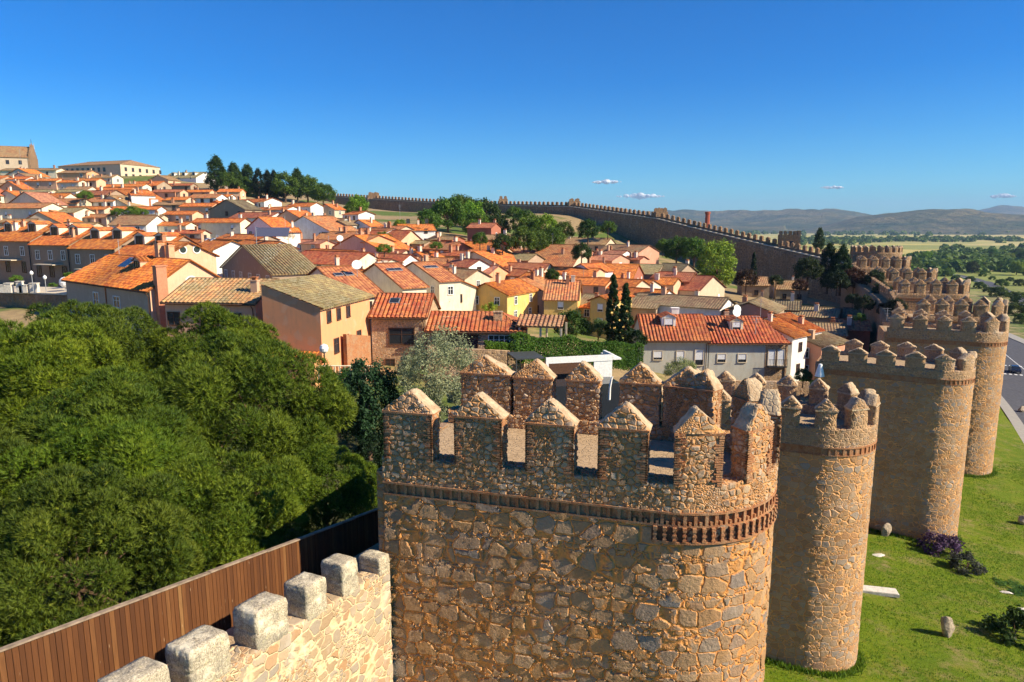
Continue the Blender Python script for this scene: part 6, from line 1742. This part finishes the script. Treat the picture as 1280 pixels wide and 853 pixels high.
def base_grass():
    g = np.random.default_rng(12); Ps = []
    for C, A, Rr, Ls in (((17.3, 38), 22, 2.9, 9.4), ((37.1, 60), 30, 3.0, 9.0), ((51.9, 77.5), 22, 3.2, 8.9)):
        n = 2600; s = g.uniform(0, 2 * Ls + math.pi * Rr, n); d = np.abs(g.normal(size=n)) * .22 + .02; x = np.where(s < Ls, s - Ls, np.where(s > Ls + math.pi * Rr, -(s - math.pi * Rr - Ls), 0)); a = np.clip((s - Ls) / Rr, 0, math.pi) - math.pi / 2
        x = x + (Rr + d) * np.cos(a) * ((s > Ls) & (s < Ls + math.pi * Rr)); y = (Rr + d) * np.sin(a); t = -R(A); X = C[0] + x * math.cos(t) - y * math.sin(t); Y = C[1] + x * math.sin(t) + y * math.cos(t); Ps.append(np.stack([X, Y, hout(X, Y) - .02], 1))
    P = np.repeat(np.concatenate(Ps), 3, 0); a = g.uniform(0, 6.28, len(P)); h = g.uniform(.12, .38, len(P)); dx = np.stack([np.cos(a), np.sin(a), 0 * a], 1) * .025; tp = np.stack([-np.sin(a) * .5, np.cos(a) * .5, 1 + 0 * a], 1) * h[:, None]
    V = np.stack([P - dx, P + dx, P + tp], 1).reshape(-1, 3); o = mobj('grass', np_mesh('grass', V, np.arange(len(V)).reshape(-1, 3), [M['leaf']], tint=g.random(len(P)))); o.color = (.10, .19, .012, 1); tag(o, 'longer unmown grass round the feet of the towers', kind='stuff')
base_grass()

# ---------------------------------------------------------------- white pavilion behind the nearest tower
def pavilion():
    p = at(682, 447, 60); zg = hin1(p.x, p.y + 1) - .6; hh = p.z - zg; r = empty('pavilion', (p.x, p.y, zg), R(14), 'white flat roofed modern pavilion behind the nearest tower', 'pavilion')
    s = 60 / F; x1 = (787 - 682) * s; x0 = 0.0
    b = MB(); b.box(x0, x1 * .86, -.15, .0, hh - .55, hh); b.box(x0, .25, -.15, .02, 0, hh - .55); b.box(x1 * .86 - .02, x1 * .86 + .2, -.15, 2.2, hh - .45, hh); b.build('frame', M['white_paint'], r)
    b = MB(); b.box(x1 * .62, x1 * .86, -.10, .05, hh - 2.1, hh - .55); b.build('panel', M['white_paint'], r)
    b = MB(); b.box(.3, x1 * .62, 1.5, 1.56, 0, hh - .6); b.build('back_wall', M['dark_wood_and_shade'], r)
    b = MB(); b.box(-2.6, .0, .3, 3.6, hh - .16, hh - .06); b.box(-2.6, -2.5, .3, .4, 0, hh - .16); b.box(-2.6, -2.5, 3.5, 3.6, 0, hh - .16); b.box(-2.6, 0, 3.5, 3.6, hh * .5, hh * .5 + .08); b.build('canopy', M['black_frame'], r)
    b = MB(); b.box(x1 * .92, x1 * .98, 2.6, 2.8, 0, hh - .3); b.box(x1 * .86, x1 * .98, -.1, 2.8, hh - .5, hh - .35); b.build('side_post', M['white_paint'], r)
    b = MB(); b.box(-1.6, x1 * .80, -3.2, -.6, .0, hh - 1.9); b.build('dark_glass_box', M['glass'], r)
pavilion()
# stone garden walls
def garden_wall(name, label, a, b, h, th, mat, cat='garden wall'):
    A, B = Vector(a), Vector(b); d = B - A; L_ = Vector((d.x, d.y, 0)).length; m = MB(); zt = max(A.z, B.z); zb = min(hin1(A.x, A.y), hin1(B.x, B.y)) - 1
    n = Vector((-d.y, d.x, 0)).normalized() * th
    P = [Vector((A.x, A.y, zb)), Vector((B.x, B.y, zb)), B, A]; Q = [p + n for p in P]
    m.face(P); m.face(Q[::-1]); m.face([P[3], P[2], Q[2], Q[3]]); m.face([P[0], P[3], Q[3], Q[0]]); m.face([P[1], Q[1], Q[2], P[2]])
    o = m.build(name, M[mat]); tag(o, label, cat); return o
garden_wall('garden_wall', 'stone garden wall below the long red roofed house', at(534, 434, 68), at(652, 440, 68), 3, .5, 'stone_house')
garden_wall('garden_wall', 'tan stone wall in front of the grey houses', at(880, 476, 76), at(1012, 478, 76), 2, .5, 'stone_house')
garden_wall('garden_wall', 'low stone retaining wall along the terrace above the pines', at(-60, 365, 106), at(84, 370, 92), 6, .6, 'stone_far')
garden_wall('garden_wall', 'dark street wall between the orange walled house and the stone house', at(433, 418, 66), at(463, 420, 70), 3, .4, 'brick')
def terrace():
    A, B = at(-70, 364, 107), at(86, 369, 92.5); m = MB(); d = (B - A).normalized(); n = Vector((-d.y, d.x, 0)).normalized()
    zt = A.z
    P = [A, B, B + n * 5 + Vector((0, 0, .3)), A + n * 5 + Vector((0, 0, .3))]; m.face([p + Vector((0, 0, .2)) for p in P]); m.face([P[0] - n * .3, P[1] - n * .3, P[1] - n * .3 + Vector((0, 0, .2)), P[0] - n * .3 + Vector((0, 0, .2))]); m.face([P[0] - n * .3 + Vector((0, 0, .2)), P[1] - n * .3 + Vector((0, 0, .2)), P[1] + Vector((0, 0, .2)), P[0] + Vector((0, 0, .2))])
    tag(m.build('terrace_slab', M['coping']), 'raised stone terrace in front of the dormered houses', 'terrace')
    for i, (px, w) in enumerate(((4, .9), (12, .9), (26, .7), (31, 1.1), (44, 1.0))):
        q = at(px, 366, 96); b = MB(); b.box(-w / 2, w / 2, -.3, .3, 0, 1.0 + .25 * (i % 3)); b.box(-w / 2 - .06, w / 2 + .06, -.36, .36, 1.0 + .25 * (i % 3), 1.1 + .25 * (i % 3)); o = b.build('garden_pillar', M['slab_white']); o.location = (q.x, q.y, q.z); tag(o, 'pale garden pillar, %s from the left on the terrace' % ['first', 'second', 'third', 'fourth', 'fifth'][i], 'pillar', 'pillars on the terrace')
    for i, (px, hh) in enumerate(((42, 2.4), (58, 1.8))):
        q = at(px, 366, 95); r = empty('garden_lamp', q, 0, ['left lamp on a grey post on the terrace, standing on a pale block', 'right lamp on a grey post on the terrace, nearer the white dome'][i], 'lamp', 'lamps on the terrace')
        b = MB(); b.tube([(0, 0, 0), (0, 0, hh)], .05, 6); b.build('post', M['metal_grey'], r); b = MB(); b.lathe([(.1, hh), (.22, hh + .15), (.24, hh + .35), (.12, hh + .5), (.02, hh + .6)], 8); b.build('lantern', M['lens'], r)
    q = at(81, 352, 96); r = empty('white_dome', (q.x, q.y, q.z - 2.5), 0, 'big white round globe beside the villa roof', 'lamp'); b = MB(); b.lathe([(.35, 1.7), (.62, 2.0), (.72, 2.35), (.66, 2.7), (.42, 3.0), (.05, 3.12)], 14); b.build('globe', M['lens'], r, smooth=True); b = MB(); b.tube([(0, 0, 0), (0, 0, 1.8)], .08, 6); b.build('post', M['metal_grey'], r)
terrace()
# railings below the orange wall
def railing():
    A, B = at(398, 458, 56), at(466, 458, 58); r = empty('picket_railing', A, 0, 'brown picket railing below the orange walled house', 'fence'); d = B - A; n = 22
    for k in range(n):
        p = d * (k / (n - 1)); b = MB(); b.box(p.x - .07, p.x + .07, p.y - .04, p.y + .04, p.z - 1.3, p.z); b.build('picket', M['terracotta'] if k % 2 else M['coping'], r)
    b = MB(); b.tube([(0, 0, .03), tuple(d + Vector((0, 0, .03)))], .06, 5); b.build('rail', M['coping'], r)
railing()
# globe lamp by the orange wall, brick chimney, floodlight, dishes, plum
q = at(405, 437, 58); r = empty('globe_lamp', (q.x, q.y, q.z - 3.4), 0, 'white globe street lamp at the corner of the orange wall', 'street lamp'); b = MB(); b.tube([(0, 0, 0), (0, 0, 3.1)], .06, 8); b.build('post', M['metal_dark'], r); b = MB(); b.lathe([(.1, 3.05), (.32, 3.25), (.38, 3.5), (.3, 3.75), (.05, 3.88)], 14); b.build('globe', M['lens'], r, smooth=True)
q = at(884, 282, 262); r = empty('brick_chimney', (q.x, q.y, q.z - 14), 0, 'tall red brick factory chimney behind the descending far wall', 'chimney'); b = MB(); b.lathe([(1.1, 0), (.85, 18.2)], 10); b.build('shaft', M['housebrick'], r, (.42, .10, .06)); b = MB(); b.lathe([(1.05, 18.2), (1.05, 18.9), (.9, 19.0)], 10); b.build('rim', M['housebrick'], r, (.42, .10, .06))
def floodlight():
    q = at(1025, 463, 61.5); b = MB(); b.lathe([(.42, -.55), (.16, .55), (.05, .6)], 14); o = b.build('wall_lamp', M['lens'], smooth=True); o.location = q; tag(o, 'small white conical lamp on the left side of the third tower', 'lamp')
floodlight()
def dish(px, py, Y, label, rz, s=.55):
    q = at(px, py, Y); r = empty('satellite_dish', q, rz, label, 'satellite dish', 'satellite dishes on the roofs'); b = MB(); M4 = Matrix.Rotation(R(65), 4, 'X'); prof = [(s * t, -.28 * s * (1 - t * t)) for t in (.05, .3, .55, .8, 1)]; b.lathe(prof, 14, M4); b.build('dish', M['white_paint'], r, smooth=True); b = MB(); b.tube([(0, 0, 0), (0, .1, -1.6)], .04, 5); b.build('mast', M['metal_grey'], r)
dish(922, 386, 90, 'upper white satellite dish above the grey houses', .4); dish(921, 391, 89, 'lower white satellite dish above the grey houses', .2); dish(425, 298, 150, 'white satellite dish on the roofs right of the tree painted gable', .3, .7); dish(446, 331, 84, 'white satellite dish on the smooth orange row house roof', .2, .6)
def mast(px, py0, py1, Y, label):
    a = at(px, py1, Y); b0 = at(px, py0, Y); r = MB(); L_ = b0.z - a.z; r.tube([(0, 0, -1.5), (0, 0, L_)], .035, 5)
    for k, z in enumerate((L_ - .1, L_ - .45, L_ - .8)): r.tube([(-.6 + .1 * k, 0, z), (.6 - .1 * k, .05, z)], .02, 4)
    o = r.build('aerial', M['metal_grey']); o.location = a; tag(o, label, 'aerial', 'aerials on the roofs')
mast(27, 186, 212, 300, 'thin aerial mast rising before the church'); mast(1107, 385, 415, 100, 'thin aerial among the shaded roofs beside the towers'); mast(945, 395, 403, 88, 'aerial on the red roof with one dormer'); mast(500, 256, 270, 250, 'aerial pole in front of the far wall'); mast(196, 200, 218, 330, 'aerial right of the convent')
g = random.Random(77)
for h in [q for q in HOUSES if 70 < q['Y'] < 260 and q['shed'] is None][::6]:
    b = MB(); x, zt = h['x0'] * g.uniform(.2, .6), h['Ht'] + h['rise']; hh = g.uniform(1.8, 3.0); b.tube([(x, 0, zt - .3), (x, 0, zt + hh)], .03, 4)
    for k in range(3): b.tube([(x - .5 + .1 * k, .03 * k, zt + hh - .1 - .22 * k), (x + .5 - .1 * k, .03 * k, zt + hh - .1 - .22 * k)], .018, 4)
    b.build('aerial', M['metal_grey'], h['root'])
# blue roof sheet
P = at(340, 290, 132); b = MB(); b.box(-3.3, 3.3, -.05, .05, -1.0, .9); o = b.build('roof_sheet', M['slate']); o.location = P; o.rotation_euler = (R(-30), 0, R(-6)); tag(o, 'dark blue metal sheet standing on a roof beside a white gable', 'roof sheet')
b = MB(); P = at(762, 480, 50); b.tube([(0, 0, -1.2), (.02, 0, -.3), (.12, 0, .3), (.22, .02, .55)], [.10, .09, .08, .05], 8)
o = b.build('curved_post', M['white_paint']); o.location = P; tag(o, 'short curved white post in the shaded yard behind the nearest tower', 'post')

# ---------------------------------------------------------------- clouds, sky, sun, haze, camera
SUN_AZ, SUN_EL = 18.4, 34.0   # degrees towards the camera from +X, height
def cloud(px, py, w, h, label, seed):
    Y = 24000; p = at(px, py, Y); s = Y / F; import bmesh; g = random.Random(seed); bm = bmesh.new()
    for k in range(26):
        x = g.uniform(-1, 1); r = (1 - abs(x) ** 1.5) * g.uniform(.3, .9) * h * s * .5 + h * s * .08
        bmesh.ops.create_icosphere(bm, subdivisions=2, radius=1, matrix=Matrix.Translation((x * w * s / 2, g.uniform(-1, 1) * h * s, r * g.uniform(0, .5))) @ Matrix.Diagonal((r * 1.7, r * 1.6, r * 1.15, 1)))
    me = bpy.data.meshes.new('cloud'); bm.to_mesh(me); bm.free(); me.polygons.foreach_set('use_smooth', [True] * len(me.polygons)); me.materials.append(M['cloud']); o = mobj('cloud', me); o.location = p; tag(o, label, 'cloud', 'small clouds')
def cloud_mat():
    t = NT('cloud vapour'); o = t.tex('Object'); lw = t.node('ShaderNodeLayerWeight'); lw.inputs[0].default_value = .25
    t.color((.97, .97, .97)); t.rough(1); t.b.inputs['Specular IOR Level'].default_value = 0
    n = t.noise(o, .006, 5, .7).outputs[0]
    a = t.math('MULTIPLY', t.rng(lw.outputs['Facing'], .0, .85, 1.0, 0.0, smooth=True), t.rng(n, .36, .62), clamp=True)
    t.set(t.b.inputs['Alpha'], t.math('MULTIPLY', a, 1.0)); return t.mat
M['cloud'] = cloud_mat()
cloud(758, 228, 34, 6, 'small white cloud above the far wall turret', 1); cloud(800, 246, 60, 7, 'faint cloud low over the hills', 2); cloud(1253, 246, 34, 6, 'small white cloud over the right hills', 3); cloud(1040, 235, 30, 4, 'faint little cloud right of the middle', 5)

w = bpy.data.worlds.new('World'); S.world = w; w.use_nodes = True; nt = w.node_tree
bg = nt.nodes['Background']; sky = nt.nodes.new('ShaderNodeTexSky'); sky.sky_type = 'NISHITA'; sky.sun_disc = False
sd = Vector((math.cos(R(SUN_AZ)), -math.sin(R(SUN_AZ)), 0)) # horizontal direction towards the sun
sky.sun_elevation = R(SUN_EL); sky.sun_rotation = math.atan2(sd.x, sd.y)
sky.altitude = 1100; sky.air_density = 1.0; sky.dust_density = .6; sky.ozone_density = 2.2
hs = nt.nodes.new('ShaderNodeHueSaturation'); hs.inputs['Saturation'].default_value = 1.68; hs.inputs['Hue'].default_value = .5
nt.links.new(sky.outputs[0], hs.inputs['Color']); mu = nt.nodes.new('ShaderNodeMix'); mu.data_type = 'RGBA'; mu.blend_type = 'MULTIPLY'; mu.inputs[0].default_value = 1; mu.inputs[7].default_value = (.50, 1.20, 1.62, 1); nt.links.new(hs.outputs[0], mu.inputs[6]); nt.links.new(mu.outputs[2], bg.inputs[0]); bg.inputs[1].default_value = .053
sl = bpy.data.lights.new('sun', 'SUN'); sl.energy = 5.0; sl.angle = R(.5); sl.color = (1, .87, .66); so = bpy.data.objects.new('sun', sl); link(so)
dirv = Vector((sd.x * math.cos(R(SUN_EL)), sd.y * math.cos(R(SUN_EL)), math.sin(R(SUN_EL)))); so.rotation_euler = dirv.to_track_quat('Z', 'Y').to_euler(); so.location = (60, -30, 60)

HAZE = True
if HAZE:
    b = MB(); b.box(-9000, 19000, -60, 19500, -75, 620); t = NT('thin air'); t.n.remove(t.b); v = t.node('ShaderNodeVolumePrincipled'); v.inputs['Color'].default_value = (.45, .68, 1, 1); v.inputs['Density'].default_value = .00006; v.inputs['Anisotropy'].default_value = .0; t.l.new(v.outputs[0], t.out.inputs['Volume'])
    o = b.build('haze', t.mat); tag(o, 'thin blue air over the valley', kind='stuff')

cam = bpy.data.cameras.new('camera'); cam.sensor_width = 36; cam.lens = F / 1280 * 36; cam.clip_start = .1; cam.clip_end = 60000
co = bpy.data.objects.new('camera', cam); link(co); co.location = (0, 0, 0); co.rotation_euler = (math.pi / 2 - PITCH, 0, 0); S.camera = co
S.view_settings.view_transform = 'Standard'; S.view_settings.look = 'None'; S.view_settings.exposure = .84; S.view_settings.gamma = 1
S.render.engine = 'CYCLES'; cy = S.cycles; cy.use_denoising = True; cy.max_bounces = 5; cy.diffuse_bounces = 3; cy.glossy_bounces = 2; cy.transmission_bounces = 3; cy.transparent_max_bounces = 8; cy.volume_bounces = 0
cy.use_adaptive_sampling = True; cy.adaptive_threshold = .02; cy.volume_step_rate = 10; cy.volume_max_steps = 16
print('objects', len(bpy.data.objects))
